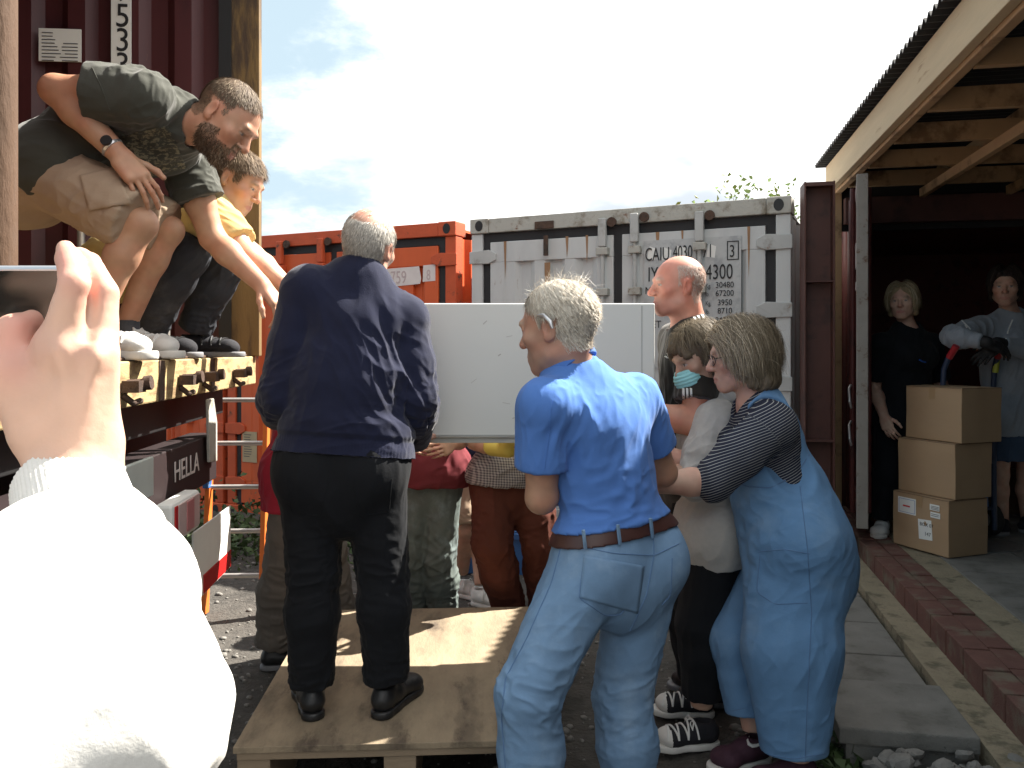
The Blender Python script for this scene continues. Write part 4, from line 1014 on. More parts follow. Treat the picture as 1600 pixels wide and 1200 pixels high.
# ------------------------------------------------------------------ whole figures
class Person:
    def __init__(s, label, J, w=1.0, wl=1.0, h=.005, skin=(.50, .30, .21), group=None, root=None, tw=1.0, belly=0.0, bust=0.0, hands=None, armw=1.0, legw=1.0, hip=1.0, gzf=None):
        s.tw = tw; s.J = {k: np.asarray(v, float) for k, v in J.items()}; J = s.J; s.w, s.wl, s.h, s.skin, s.belly, s.bust, s.armw, s.legw, s.hip = w, wl, h, skin, belly, bust, armw, legw, hip
        s.mS = (J['shL'] + J['shR']) / 2; s.mH = (J['hipL'] + J['hipR']) / 2
        s.mW = J.get('waist', s.mS * .42 + s.mH * .58)
        lat = unit(J['shR'] - J['shL']); s.cu = unit(s.mS - s.mW); s.lat = unit(lat - s.cu * (lat @ s.cu)); s.fwd = np.cross(s.cu, s.lat)
        lh = unit(J['hipR'] - J['hipL']); s.pu = unit(s.mW - s.mH); s.lath = unit(lh - s.pu * (lh @ s.pu)); s.fh = np.cross(s.pu, s.lath)
        base = (J['anL'] + J['anR']) / 2; base = A_(base[0], base[1], min(J['anL'][2], J['anR'][2]) - .08)
        s.root = empty('person', base, label=label, cat='person', group=group); s.hands = hands or {}
    def torso(s, F, e=0.0, low=.0, shoulders=True, k=.035, loose=0.0, lower=False):
        J, w, tw = s.J, s.w, s.tw; S, Wc, H, cu, pu = s.mS, s.mW, s.mH, s.cu, s.pu
        sh = np.linalg.norm(J['shR'] - J['shL']); rl = sh * .40 * 1.0
        A = S - cu * .10; B = Wc * .85 + S * .15
        fl = .72
        if not lower: F.rc(A, B, rl * (.5 + .5 * tw) + e, (rl * .90 + .004) * w * tw + e + loose * .5, k, ax=s.fwd, fl=fl + e)
        F.rc(Wc if lower else B, Wc * .3 + H * .7, (rl * .86) * w * tw + e + loose * .6, (.150 * w * s.hip) + e + loose, k, ax=(s.fwd + s.fh), fl=.74 + e)
        if s.belly: F.el(Wc + s.fwd * .075 * w + pu * -.03, A_(.125 * w, .085 + s.belly, .14) + e, np.stack([s.lat, s.fwd, s.cu]), .05)
        if s.bust:
            for x in (-1, 1): F.el(S * .72 + Wc * .28 + s.fwd * .085 + s.lat * x * .07, A_(.07, .05 + s.bust, .075) + e, np.stack([s.lat, s.fwd, s.cu]), .04)
        F.rc(J['hipL'] + s.pu * .03, J['hipR'] + s.pu * .03, .100 * w * s.hip + e + loose, k=k)
        if low: F.rc(Wc * .2 + H * .8, H - pu * low, .152 * w * s.hip + e + loose, .156 * w * s.hip + e + loose * 1.2, k, ax=s.fh, fl=.76)
        if shoulders:
            for a in ('shL', 'shR'):
                F.rc(S * .55 + J[a] * .45 - cu * .05, J[a] - cu * .012, .078 + e * .8, .060 * s.armw + e, .04)
                F.rc(J['nb'] - cu * .02, J[a] * .72 + J['nb'] * .28 - cu * .03, .058 + e * .6, .052 + e * .6, .06)
            F.rc(J['nb'] - cu * .03, S - cu * .08, .062 + e, .09 + e, .05, ax=s.fwd, fl=.85)
    def butt(s, F, e=0.0):
        for a in ('hipL', 'hipR'): F.el(s.J[a] - s.fh * .036 - s.pu * .025 + (s.mH - s.J[a]) * .05, A_(.092, .088, .098) * s.w * s.hip + e, None, .04)
    def arm(s, F, side, e=0.0, frac=2.0, k=.012, ew=None, cuff=0):
        J = s.J; a, b, c = J['sh' + side], J['el' + side], J['wr' + side]; m = s.armw; ew = e if ew is None else ew
        if frac <= 1:
            q = a + (b - a) * frac; F.rc(a, q, .056 * m + e, .052 * m + ew, k, capb=0.0); return
        F.rc(a, a * .45 + b * .55, .056 * m + e, .050 * m + e, k); F.rc(a * .45 + b * .55, b, .050 * m + e, .041 * m + e, .02)
        mid = b * .68 + c * .32; fr = frac - 1
        if fr <= .34: F.rc(b, b + (c - b) * fr, .041 * m + e, .042 * m + ew, .02, capb=0.0); return
        F.rc(b, mid, .041 * m + e, .043 * m + e, .02); F.rc(mid, b + (c - b) * min(fr, 1), .043 * m + e, .043 * m + (.029 - .043) * m * min(fr, 1) + ew, .02, ax=None, capb=0.0 if fr < 1 else None)
    def leg(s, F, side, e=0.0, frac=2.0, ek=None, ea=None, k=.02):
        J = s.J; a, b, c = J['hip' + side], J['kn' + side], J['an' + side]; m = s.legw; ek = e if ek is None else ek; ea = e if ea is None else ea
        if frac <= 1:
            q = a + (b - a) * frac; F.rc(a, q, .090 * m + e, .064 * m + ek, k, capb=0.0); return
        F.rc(a, b, .090 * m + e, .057 * m + ek, k)
        mid = b * .66 + c * .34; back = -unit(np.cross(np.cross(b - a, c - b), c - b)) if np.linalg.norm(np.cross(b - a, c - b)) > 1e-4 else -s.fh
        fr = frac - 1; q = b + (c - b) * fr
        F.rc(b, mid - s.fh * .012, .055 * m + ek, .056 * m + (ek + ea) / 2, .02)
        F.rc(mid - s.fh * .012, q, .056 * m + (ek + ea) / 2, .040 * m + ea, .03, capb=0.0)
    def body(s, head=None, headkw=None, paint=None, legs=True, feet=False, extra=None, tan=None, hideleg=False, smooth_it=0):
        F = Field(); J = s.J
        s.torso(F, -.012); s.butt(F, -.014)
        for a in 'LR':
            s.arm(F, a, 0.0)
            if legs: s.leg(F, a, 0.0)
            hk = s.hands.get(a)
            if hk is not False:
                d = J['wr' + a] - J['el' + a]; hk = dict(hk or {}); dd = hk.pop('d', d); nn = hk.pop('n', s.fwd * .4 + s.lat * (1 if a == 'R' else -1) + A_(0, 0, .3))
                sd = 1 if a == 'R' else -1
                hand(F, J['wr' + a], dd, nn, side=-sd, **hk)
        s.head = head
        if head is not None: head.build(F, J['nb'], **(headkw or {}))
        if extra: extra(F)
        V, Q = F.mesh(s.h)
        if smooth_it: V = smooth(V, Q, smooth_it)
        N = normals(V, Q); s.V, s.Q, s.N = V, Q, N
        C = np.tile(np.asarray(s.skin, float), (len(V), 1))
        if head is not None: C = head.paint(V, s.skin, **(paint or {}))
        if tan is not None:
            for c, r_, col in tan:
                m = np.exp(-((V - c) ** 2).sum(1) / r_ ** 2)[:, None]; C = C * (1 - m) + A_(*col) * m
        C *= (1 + .16 * (vn(V * 60) - .5) + .16 * (vn(V * 14, 4) - .5))[:, None]; C *= 1 + (vn(V * 26, 9) - .5)[:, None] * A_(.02, -.22, -.24)
        s.bodyo = put('body', V, Q, SKIN, s.root, np.clip(C, 0, 1)); return s
    def cloth(s, name, F, mat, fold=None, seed=1, h=None, it=1, attrs=None, fn=None, parent=None, col=None):
        V, Q = F.mesh(h or s.h); V = smooth(V, Q, it); N = normals(V, Q)
        if fold: V = folds(V, N, fold, seed)
        if fn: V = fn(V, N)
        at = {k: f(V) for k, f in (attrs or {}).items()}
        o = put(name, V, Q, mat, parent or s.root, attrs=at, col=None if col is None else col(V), base=np.array(s.root.location))
        o['_'] = 1; del o['_']
        T = BVHTree.FromPolygons([tuple(v) for v in V], [tuple(q) for q in Q]); return o, T, V, Q
    def top(s, mat, sleeve=.6, e=.016, hem=.12, loose=.01, neck=.068, fold=None, name='shirt', ew=None, es=None, seed=1, plane=None, neckf=.02, extra=None, **kw):
        F = Field(); J = s.J; s.torso(F, e, low=hem + .10, loose=loose); s.butt(F, e * .8)
        if extra: extra(F)
        for a in 'LR': s.arm(F, a, es if es is not None else e, sleeve if not isinstance(sleeve, dict) else sleeve[a], ew=ew)
        if neck: F.rc(J['nb'] + s.cu * .0 + s.fwd * neckf, J['nb'] + (unit(J['nb'] - s.mS) * .5 + s.cu * .5) * .16 + s.fwd * .03, neck, neck * 1.25, .012, 's')
        o, n = plane if plane is not None else (s.mH - s.pu * hem, -s.pu)
        F.plane(o, n, near=(o, .40))
        return s.cloth(name, F, mat, fold, seed, **kw)
    def trousers(s, mat, e=.014, ek=None, ea=None, frac=1.97, top=.09, fold=None, name='trousers', seed=2, extra=None, **kw):
        F = Field(); s.torso(F, e * .9 - .004, low=.06, shoulders=False, lower=top is None); s.butt(F, e)
        for a in 'LR': s.leg(F, a, e, frac if not isinstance(frac, dict) else frac[a], ek, ea)
        if extra: extra(F)
        F.plane(s.mH + s.pu * top, s.pu) if top is not None else 0
        return s.cloth(name, F, mat, fold, seed, **kw)
    def base_at(s): return np.array(s.root.location)

def ray(T, u, v, off=.0025):
    d = Vector(W(u, v, 1.0) - A_(0, 0, CAMZ)).normalized(); h = T.ray_cast(Vector((0, 0, CAMZ)), d)
    if h[0] is None: return None
    n = h[1] if h[1].dot(d) < 0 else -h[1]
    return np.array(h[0] + n * off)
def seam(P, T, pts, r, mat, name='seam', parent=None, off=.001, step=6.0, mb=None):
    out = []; M_ = mb or MB()
    for (a, b) in zip(pts[:-1], pts[1:]):
        n = max(2, int(math.hypot(b[0] - a[0], b[1] - a[1]) / step)); 
        for t in np.linspace(0, 1, n, endpoint=False): out.append(ray(T, a[0] + (b[0] - a[0]) * t, a[1] + (b[1] - a[1]) * t, off))
    out.append(ray(T, pts[-1][0], pts[-1][1], off)); runs, cur = [], []
    for q in out:
        if q is None or (cur and np.linalg.norm(q - cur[-1]) > .06):
            if len(cur) > 1: runs.append(cur)
            cur = [] if q is None else [q]
        else: cur.append(q)
    if len(cur) > 1: runs.append(cur)
    for c in runs:
        c = np.array(c)
        if len(c) > 4: c[1:-1] = (c[:-2] + c[1:-1] * 2 + c[2:]) / 4
        M_.tube([q - P.base_at() for q in c], r, 6)
    if mb is None and M_.v: return M_.build(name, mat, parent or P.root, True)
def decal(P, T, quad, mat, name, nx=12, ny=12, off=.003, parent=None, thick=.0025):
    q = [np.array(a, float) for a in quad]; V = []; ok = True
    for j in range(ny + 1):
        for i in range(nx + 1):
            s_, t = i / nx, j / ny; u, v = (q[0] * (1 - s_) + q[1] * s_) * (1 - t) + (q[3] * (1 - s_) + q[2] * s_) * t
            r_ = ray(T, u, v, off); V.append(r_ if r_ is not None else (0, 0, 1e9))
    V = np.array(V); i = np.arange((nx + 1) * (ny + 1)).reshape(ny + 1, nx + 1); F = np.stack([i[:-1, :-1], i[1:, :-1], i[1:, 1:], i[:-1, 1:]], -1).reshape(-1, 4)
    good = (V[F][..., 2] < 1e8).all(1) & (np.ptp(V[F], axis=1).max(1) < .08); F = F[good]
    if not len(F): return None
    u_, inv = np.unique(F, return_inverse=True); o = put(name, V[u_], inv.reshape(-1, 4), mat, parent or P.root, base=P.base_at())
    if thick: m = o.modifiers.new('t', 'SOLIDIFY'); m.thickness = thick; m.offset = -1
    return o
# ================================================================== cloth
C = {}
C['navy'] = pm('navy_fleece', (.013, .016, .040), .95, .2, 18, sheen=.16, bump=.25, bscale=220, spec=.2, twill=.6, bdist=.004)
C['black_cloth'] = pm('black_trousers', (.0065, .0075, .010), .9, .25, 12, sheen=.03, spec=.25, bump=.2, bscale=120, bdist=.004)
C['polo'] = pm('blue_polo_cotton', (.088, .205, .545), .9, .07, 8, sheen=.08, bump=.15, bscale=160, spec=.2, twill=.5, bdist=.003)
C['jeans'] = pm('light_blue_denim', (.165, .275, .43), .9, .20, 12, col2=(.245, .355, .50), s2=5, f2=(.48, .70), bump=.3, bscale=190, spec=.2, twill=1.0, bdist=.004)
C['dungaree'] = pm('soft_blue_denim', (.135, .265, .46), .9, .16, 10, col2=(.19, .32, .50), s2=4, f2=(.48, .7), bump=.3, bscale=150, spec=.2, twill=1.0, bdist=.004)
C['blue_skirt'] = pm('mid_blue_denim', (.055, .085, .14), .9, .15, 10, bump=.2, bscale=150, spec=.2)
C['denim_seam'] = pm('denim_stitch', (.11, .20, .36), .9, .15, 30)
C['stitch_light'] = pm('pale_stitch', (.30, .42, .58), .9, .15, 30)
C['belt'] = pm('brown_leather', (.06, .024, .02), .45, .2, 14)
C['grey_knit'] = pm('grey_marl', (.46, .445, .42), .95, .10, 60, bump=.2, bscale=160, spec=.15, sheen=.2, bdist=.004)
C['grey_blue_knit'] = pm('blue_grey_marl', (.27, .30, .34), .95, .10, 60, bump=.2, bscale=160, spec=.15, sheen=.2, bdist=.004)
C['charcoal'] = pm('charcoal_tee', (.058, .06, .05), .9, .14, 10, bump=.2, bscale=150, sheen=.2, spec=.2, bdist=.003)
C['brown_black'] = pm('black_tee', (.030, .026, .022), .9, .15, 10, bump=.2, bscale=150, sheen=.25, spec=.2, bdist=.003)
C['khaki'] = pm('khaki_cotton', (.40, .30, .215), .9, .08, 8, bump=.25, bscale=120, spec=.2, bdist=.004)
C['yellow'] = pm('pale_yellow_cotton', (.58, .44, .19), .9, .10, 8, bump=.2, bscale=120, spec=.2, bdist=.003)
C['dark_denim'] = pm('charcoal_denim', (.048, .052, .062), .9, .2, 10, col2=(.09, .095, .105), s2=6, f2=(.5, .7), bump=.3, bscale=160, twill=.8, spec=.2, bdist=.004)
C['red'] = pm('red_cotton', (.30, .02, .038), .9, .1, 8, bump=.2, bscale=120, spec=.2, bdist=.003)
C['grey_trouser'] = pm('grey_trousers', (.13, .115, .10), .9, .15, 8, bump=.25, bscale=120, spec=.2, bdist=.004)
C['maroon'] = pm('maroon_cotton', (.17, .034, .042), .9, .12, 8, bump=.2, bscale=120, spec=.2, bdist=.003)
C['green_denim'] = pm('grey_green_denim', (.13, .155, .145), .9, .16, 9, col2=(.20, .25, .26), s2=5, f2=(.48, .66), bump=.3, bscale=150, twill=.8, spec=.2, bdist=.004)
C['rust'] = pm('rust_corduroy', (.105, .034, .023), .9, .12, 8, bump=.3, bscale=120, spec=.2, bdist=.004)
C['white_fleece'] = pm('white_sweatshirt', (.66, .65, .62), .95, .03, 30, bump=.2, bscale=200, spec=.15, bdist=.003)
C['white_rubber'] = pm('white_rubber', (.62, .61, .58), .6, .12, 20)
C['white_mesh'] = pm('white_trainer', (.62, .62, .60), .7, .12, 40, bump=.2, bscale=200)
C['grey_sole'] = pm('grey_sole', (.20, .20, .21), .7, .15, 20)
C['black_leather'] = pm('black_shoe', (.014, .014, .015), .45, .25, 18, bump=.15, bscale=90)
C['black_canvas'] = pm('black_canvas', (.013, .013, .018), .9, .2, 40, bump=.2, bscale=200)
C['plum'] = pm('plum_mesh', (.045, .014, .028), .8, .2, 60, bump=.3, bscale=220)
C['white_lace'] = pm('white_lace', (.68, .68, .66), .8, .05, 40)
C['mask'] = pm('turquoise_mask', (.30, .62, .64), .85, .05, 20, bump=.1, bscale=90, bdist=.003)
C['glove'] = pm('black_glove', (.012, .012, .013), .7, .2, 30, bump=.2, bscale=90)
C['yellow_glove'] = pm('yellow_glove', (.62, .50, .10), .6, .1, 20)
C['print'] = pm('faded_print', (.20, .185, .12), .9, .2, 30)
C['glass_frame'] = pm('dark_spectacle_frame', (.02, .012, .014), .35, .1, 10)
C['lens'] = pm('lens_glass', (.9, .9, .9), .05, 0, 5, trans=1.0)
C['grey_plastic'] = pm('grey_plastic', (.30, .29, .27), .4, .1, 20)
C['blue_mark'] = pm('blue_shoe_mark', (.02, .14, .60), .5, .1, 20)
C['lime'] = pm('lime_mark', (.55, .62, .05), .5, .1, 20)

def striped(name, a, b, sp, duty, attr='along', chk=None):
    m = pm(name, a, .9, .10, 20, bump=.2, bscale=160, spec=.2, bdist=.003); nt = m.node_tree
    bs = next(n for n in nt.nodes if n.type == 'BSDF_PRINCIPLED'); src = bs.inputs['Base Color'].links[0].from_socket
    def band(at):
        t = nt.nodes.new('ShaderNodeAttribute'); t.attribute_name = at
        return mth(nt, 'LESS_THAN', mth(nt, 'FRACT', mth(nt, 'DIVIDE', t.outputs['Fac'], sp)), duty)
    f = band(attr)
    if chk: f = mth(nt, 'MULTIPLY', mth(nt, 'ADD', f, band(chk)), .5)
    nt.links.new(mixc(nt, f, src, b), bs.inputs['Base Color']); return m
C['stripe'] = striped('navy_white_stripe', (.024, .028, .048), (.40, .40, .385), .0086, .18)
C['gingham'] = striped('gingham_check', (.42, .40, .40), (.10, .09, .11), .012, .5, 'along', 'across')

HCOL = dict(grey=(.30, .28, .255), white=(.55, .52, .47), dark=(.045, .032, .025), brown=(.13, .085, .05), blond=(.36, .26, .15), mouse=(.17, .13, .09))

def cap_flow(crown=(0, -.05, .1), down=0.6, fwd=0.0):
    c = A_(*crown)
    def f(l, t, L0): return unit_rows(l - c) + A_(0, fwd, -down)
    return f
def add_hair(P, parts, mat=None, name='hair'):
    V, F, Cc, n = [], [], [], 0
    for x in parts:
        if x is None: continue
        v, f, c = x; V.append(v); F.append(f + n); Cc.append(c); n += len(v)
    return put(name, np.concatenate(V), np.concatenate(F), mat or HAIR, P.root, np.concatenate(Cc))
def hairline(front=.072, side=-.012, back=-.070, top=.045, sidey=.035):
    """scalp in head space: above a line that drops behind the ears"""
    def m(l):
        x, y, z = l[:, 0], l[:, 1], l[:, 2]
        lim = np.where(y > sidey, top + (y - sidey) * .6, np.where(y > -.015, side, side + (back - side) * np.clip((-.015 - y) / .03, 0, 1)))
        ear = (np.abs(x) > .070) & (y > -.045) & (y < .012) & (z < .032)
        return ((z > lim) & (y < front) & ~ear).astype(float)
    return m

UPZ = A_(0, 0, 1)
FACE = lambda l: (l[..., 1] > .050) & (l[..., 2] < .052) & (np.abs(l[..., 0]) < .066)
# ------------------------------------------------------------------ man in navy jumper (back view, on the pallet)
def navy_man():
    global FSC; FSC = 0.85
    J = dict(nb=W(560, 428, 2.87), shL=W(482, 454, 2.83), shR=W(630, 498, 2.89), elL=W(440, 612, 2.80), elR=W(648, 625, 2.86), wrL=W(432, 652, 3.05), wrR=W(650, 690, 3.07),
             hipL=W(486, 730, 2.80), hipR=W(584, 728, 2.80), knL=W(490, 900, 2.77), knR=W(598, 893, 2.80), anL=W(487, 1068, 2.78), anR=W(604, 1062, 2.79))
    P = Person('heavy man in navy jumper and black trousers standing on the pallet, back turned', J, w=1.08, tw=1.32, h=.0045, skin=(.54, .31, .23), armw=1.12, legw=1.0,
               hands=dict(L=dict(curl=.5, d=(.1, .6, .1), n=(0, 0, -1)), R=dict(curl=.6, d=(0, .9, -.1), n=(0, 0, -1))))
    H = Head(W(577, 383, 2.90), (.26, .95, -.04), (.24, -.06, .96), 1.08)
    bald = lambda l: ((l[:, 2] > .062) & (np.abs(l[:, 0] - .008) < .060 - .35 * np.maximum(.075 - l[:, 2], 0))).astype(float)
    hl = hairline(back=-.066); hm = lambda l: hl(l) * (1 - bald(l))
    P.body(H, dict(neck=.060), dict(scalp=(.42, .36, .31), hairmask=lambda l: hm(l) * .55), tan=[(J['nb'], .10, (.55, .28, .20))])
    add_hair(P, [strands('h', P.V, P.N, hm, cap_flow((0, .02, .13), 1.0), lambda l: np.full(len(l), .026), H, HCOL['white'], P.root, 12000, .0014, 5, .1, .004, 1, colvar=.25, col2=((.40, .38, .35), .30)),
                 strands('h', P.V, P.N, bald, cap_flow((0, .06, .1), .3), lambda l: np.full(len(l), .022), H, HCOL['white'], P.root, 160, .0014, 4, 0, .002, 2)])
    f = [(None, 1, .003, (.25, 0, 1), .085, .45), ((J['shR'] + P.mS) / 2 - UPZ * .12, .20, .017, (-.30, 0, 1), .060, .35), (J['elR'], .13, .011, (1, 0, -.5), .035, .15), (J['elL'], .13, .010, (1, 0, .4), .04, .15),
         (W(610, 600, 2.8), .18, .016, (-.75, 0, 1), .055, .30), (W(560, 690, 2.75), .16, .007, (1, 0, .1), .05, .3), (W(500, 600, 2.75), .2, .006, (.15, 0, 1), .07, .5)]
    def hemband(V, N):
        t = (V - (P.mH + P.pu * .035)) @ P.pu; core = np.linalg.norm((V - P.mH) - ((V - P.mH) @ P.pu)[:, None] * P.pu, axis=1) < .27
        d = -.010 * np.clip((.075 - t) / .012, 0, 1) + .012 * np.exp(-((t - .115) / .035) ** 2) + .0005 * np.cos((V @ P.lath) * 600) * (t < .065)
        return V + N * (d * core * (t < .3))[:, None]
    o, T, V, Q = P.top(C['navy'], 1.97, e=.026, hem=-.035, loose=.010, neck=.070, fold=f, name='jumper', ew=.018, fn=hemband)
    g = [(None, 1, .004, (0, .1, 1), .06, .4), (J['knL'], .16, .009, (1, 0, .25), .040, .2), (J['knR'], .16, .009, (1, 0, -.2), .040, .2), (J['anL'], .14, .010, (1, 0, .1), .030, .2), (J['anR'], .14, .010, (1, 0, -.1), .030, .2), (P.mH - UPZ * .12, .14, .008, (0, 0, 1), .05, .2)]
    o, T, V, Q = P.trousers(C['black_cloth'], .020, .026, .030, 1.99, fold=g)
    for q in ([(450, 745), (455, 800), (500, 806), (515, 745)], [(552, 748), (560, 806), (608, 800), (612, 748)]): seam(P, T, q, .0012, C['black_cloth'], 'pocket_seam', o)
    shoe(P.root, J['anL'], W(470, 1040, 3.05), PZ, C['black_leather'], C['black_leather'], L=.30, w=1.08)
    shoe(P.root, J['anR'], W(640, 1046, 2.96), PZ, C['black_leather'], C['black_leather'], L=.30, w=1.08)

# ------------------------------------------------------------------ man in blue polo shirt
def polo_man():
    global FSC; FSC = 0.62
    J = dict(nb=W(893, 580, 2.40), shL=W(850, 632, 2.27), shR=W(992, 622, 2.50), elL=W(846, 778, 2.31), elR=W(1036, 738, 2.60), wrL=W(885, 742, 2.53), wrR=W(985, 722, 2.84), waist=W(950, 765, 2.40),
             hipL=W(921, 880, 2.33), hipR=W(1012, 864, 2.43), knL=W(824, 1085, 2.17), knR=W(972, 1085, 2.42), anL=W(832, 1345, 2.25), anR=W(984, 1300, 2.42))
    P = Person('white haired man in blue polo shirt and light jeans with brown belt', J, w=.98, h=.0042, skin=(.50, .28, .20), hip=.90,
               hands=dict(L=dict(curl=.5, d=(.2, .9, .2), n=(0, 0, -1)), R=dict(curl=.5, d=(-.3, .9, .1), n=(0, 0, -1))), armw=1.02)
    H = Head(W(871, 511, 2.385), (-.84, .52, -.16), (-.20, .10, .96), 1.09)
    hl = hairline(front=.056, back=-.064, side=.004, top=.05, sidey=.016); hm = lambda l: hl(l)
    P.body(H, dict(neck=.060), dict(scalp=(.50, .42, .34), hairmask=lambda l: hm(l) * .7, stubble=((.34, .26, .22), .25), flush=.3, brow=(.4, .36, .3)), tan=[(J['elL'], .2, (.46, .25, .165)), (J['elR'], .2, (.46, .25, .165))])
    add_hair(P, [strands('h', P.V, P.N, hm, lambda l, t, L0: unit_rows(l - A_(.02, .0, .12)) * .8 + A_(0, -.55, -.55) * (.3 + t), lambda l: .018 + .026 * np.clip((l[:, 2] - .0) / .08, 0, 1), H, (.72, .66, .57), P.root, 16000, .0014, 6, .25, .006, 1, jit=.12, colvar=.18, col2=((.46, .39, .31), .15)),
                 strands('h', P.V, P.N, lambda l: hm(l) * (l[:, 2] > .08), lambda l, t, L0: A_(.1, -.5, .5) + 0 * l, lambda l: np.full(len(l), .05), H, HCOL['white'], P.root, 160, .0008, 6, .0, .02, 7, jit=.6)])
    add_hair(P, [strands('h', P.V, P.N, hm, lambda l, t, L0: unit_rows(l - A_(0, 0, .05)) * .9 + A_(0, -.3, -.2), lambda l: np.full(len(l), .03), H, (.78, .72, .62), P.root, 500, .0007, 5, .05, .014, 17, jit=.6)])
    mb = MB(); a = [H.w(-.090, .004, .030), H.w(-.094, -.016, .027), H.w(-.096, -.033, .008), H.w(-.094, -.036, -.010)]; mb.tube([q - P.base_at() for q in a], [.004, .0062, .0068, .0045], 8)
    mb.build('hearing_aid', M['silver'], P.root, True)
    f = [(None, 1, .004, (.3, 0, 1), .075, .4), (W(960, 640, 2.4), .17, .0075, (-.35, 0, -1), .058, .4), (W(905, 720, 2.3), .18, .008, (-.5, 0, 1), .055, .35), (W(960, 790, 2.3), .15, .011, (1, 0, .25), .042, .3), (W(875, 660, 2.25), .12, .010, (.35, 0, 1), .042, .25), (W(1030, 640, 2.5), .12, .008, (.3, 0, 1), .04, .2), (J['shL'] - UPZ * .1, .13, .007, (.1, 0, 1), .04, .25)]
    bl = (W(880, 836, 2.28), W(1052, 806, 2.36)); pl_n = -unit(np.cross(bl[1] - bl[0], A_(.2, .97, 0))); pl_n = pl_n if pl_n[2] < 0 else -pl_n
    o, T, V, Q = P.top(C['polo'], .66, e=.016, hem=.0, loose=.012, neck=.060, fold=f, name='polo_shirt', ew=.020, plane=((bl[0] + bl[1]) / 2 + UPZ * .002, pl_n), h=.004, neckf=.02)
    # collar
    G = Field(); ax = unit(W(871, 508, 2.385) - J['nb']); cb_ = J['nb'] + ax * .022
    cn = unit(ax + P.fwd * .55); G.rc(cb_ - ax * .05, cb_ + ax * .07, .098, .072, .01); G.rc(cb_ - ax * .09, cb_ + ax * .16, .072, .064, .006, 's'); G.plane(cb_ + ax * .030, cn); G.plane(cb_ - ax * .022, -cn)
    oc, Tc, Vc, Qc = P.cloth('collar', G, C['polo'], None, parent=o, h=.0032)
    seam(P, T, [(802, 741), (830, 750), (857, 748)], .0014, C['polo'], 'cuff_seam', o)
    seam(P, T, [(862, 625), (858, 680), (850, 735)], .0012, C['polo'], 'armhole_seam', o)
    # belt
    B_ = Field(); P.torso(B_, .020, low=.06, shoulders=False, loose=.004); P.butt(B_, .014); c_ = (bl[0] + bl[1]) / 2
    B_.plane(c_ + UPZ * .004, -pl_n, .001); B_.plane(c_ - UPZ * .034, pl_n, .001); P.cloth('belt', B_, C['belt'], None, it=0, h=.004)
    g = [(None, 1, .0035, (-.3, 0, 1), .06, .35), (J['knL'] - P.fh * .05, .17, .012, (1, .2, -.2), .040, .22), (J['knR'], .17, .011, (1, .2, .25), .040, .22), ((J['hipL'] + J['knL']) / 2, .17, .009, (1, 0, .75), .055, .35), ((J['hipR'] + J['knR']) / 2, .15, .008, (.8, 0, .9), .05, .3), (J['anL'] + UPZ * .16, .2, .008, (1, 0, .1), .045, .2), (J['anR'] + UPZ * .12, .2, .008, (1, 0, -.1), .045, .2)]
    E = Field
    o, T, V, Q = P.trousers(C['jeans'], .016, .024, .030, 1.98, top=.095, fold=g, name='jeans', h=.004, extra=None)
    # pockets, seams and belt loops
    pk = decal(P, T, [(912, 868), (1006, 884), (996, 958), (906, 934)], C['jeans'], 'back_pocket', 16, 16, .0035, o)
    seam(P, T, [(913, 871), (904, 934), (945, 962), (972, 960), (1000, 888)], .0016, C['denim_seam'], 'stitching', o); seam(P, T, [(915, 870), (960, 884), (1006, 886)], .0018, C['denim_seam'], 'stitching', o); seam(P, T, [(914, 877), (960, 891), (1004, 893)], .0011, C['stitch_light'], 'stitching', o)
    seam(P, T, [(1050, 872), (1048, 930), (1034, 945)], .0016, C['denim_seam'], 'stitching', o)
    seam(P, T, [(886, 850), (960, 865), (1022, 868), (1060, 850)], .0014, C['denim_seam'], 'yoke_seam', o)
    seam(P, T, [(1020, 826), (1022, 868), (1010, 930), (985, 985)], .0016, C['denim_seam'], 'seat_seam', o)
    seam(P, T, [(878, 850), (862, 910), (822, 1000), (790, 1060), (784, 1120), (790, 1200)], .0016, C['denim_seam'], 'side_seam', o)
    for (u, v) in ((911, 826), (965, 818), (1016, 808)):
        q = [ray(T, u + dx, v + dy, .016 if abs(dy) < 20 else .006) for dx, dy in ((-1, -16), (0, -6), (1, 6), (3, 24))]; q = [x for x in q if x is not None]
        a = W(u, v - 14, 2.235); q = []
        for dy in (2, 9, 18, 32):
            r_ = ray(T, u + dy * .12, v + 34, .010); 
            if r_ is not None: s_ = W(u + dy * .12, v + dy, r_[1] - .012 * (dy < 30)); q.append(s_ - P.base_at())
        if len(q) > 2: mb = MB(); mb.tube(q, .0055, 6); mb.build('belt_loop', C['jeans'], o, True)
    shoe(P.root, J['anL'], J['anL'] + A_(-.5, .8, 0), .0, C['grey_plastic'], C['grey_sole'], L=.29); shoe(P.root, J['anR'], J['anR'] + A_(-.3, .9, 0), .0, C['grey_plastic'], C['grey_sole'], L=.29)

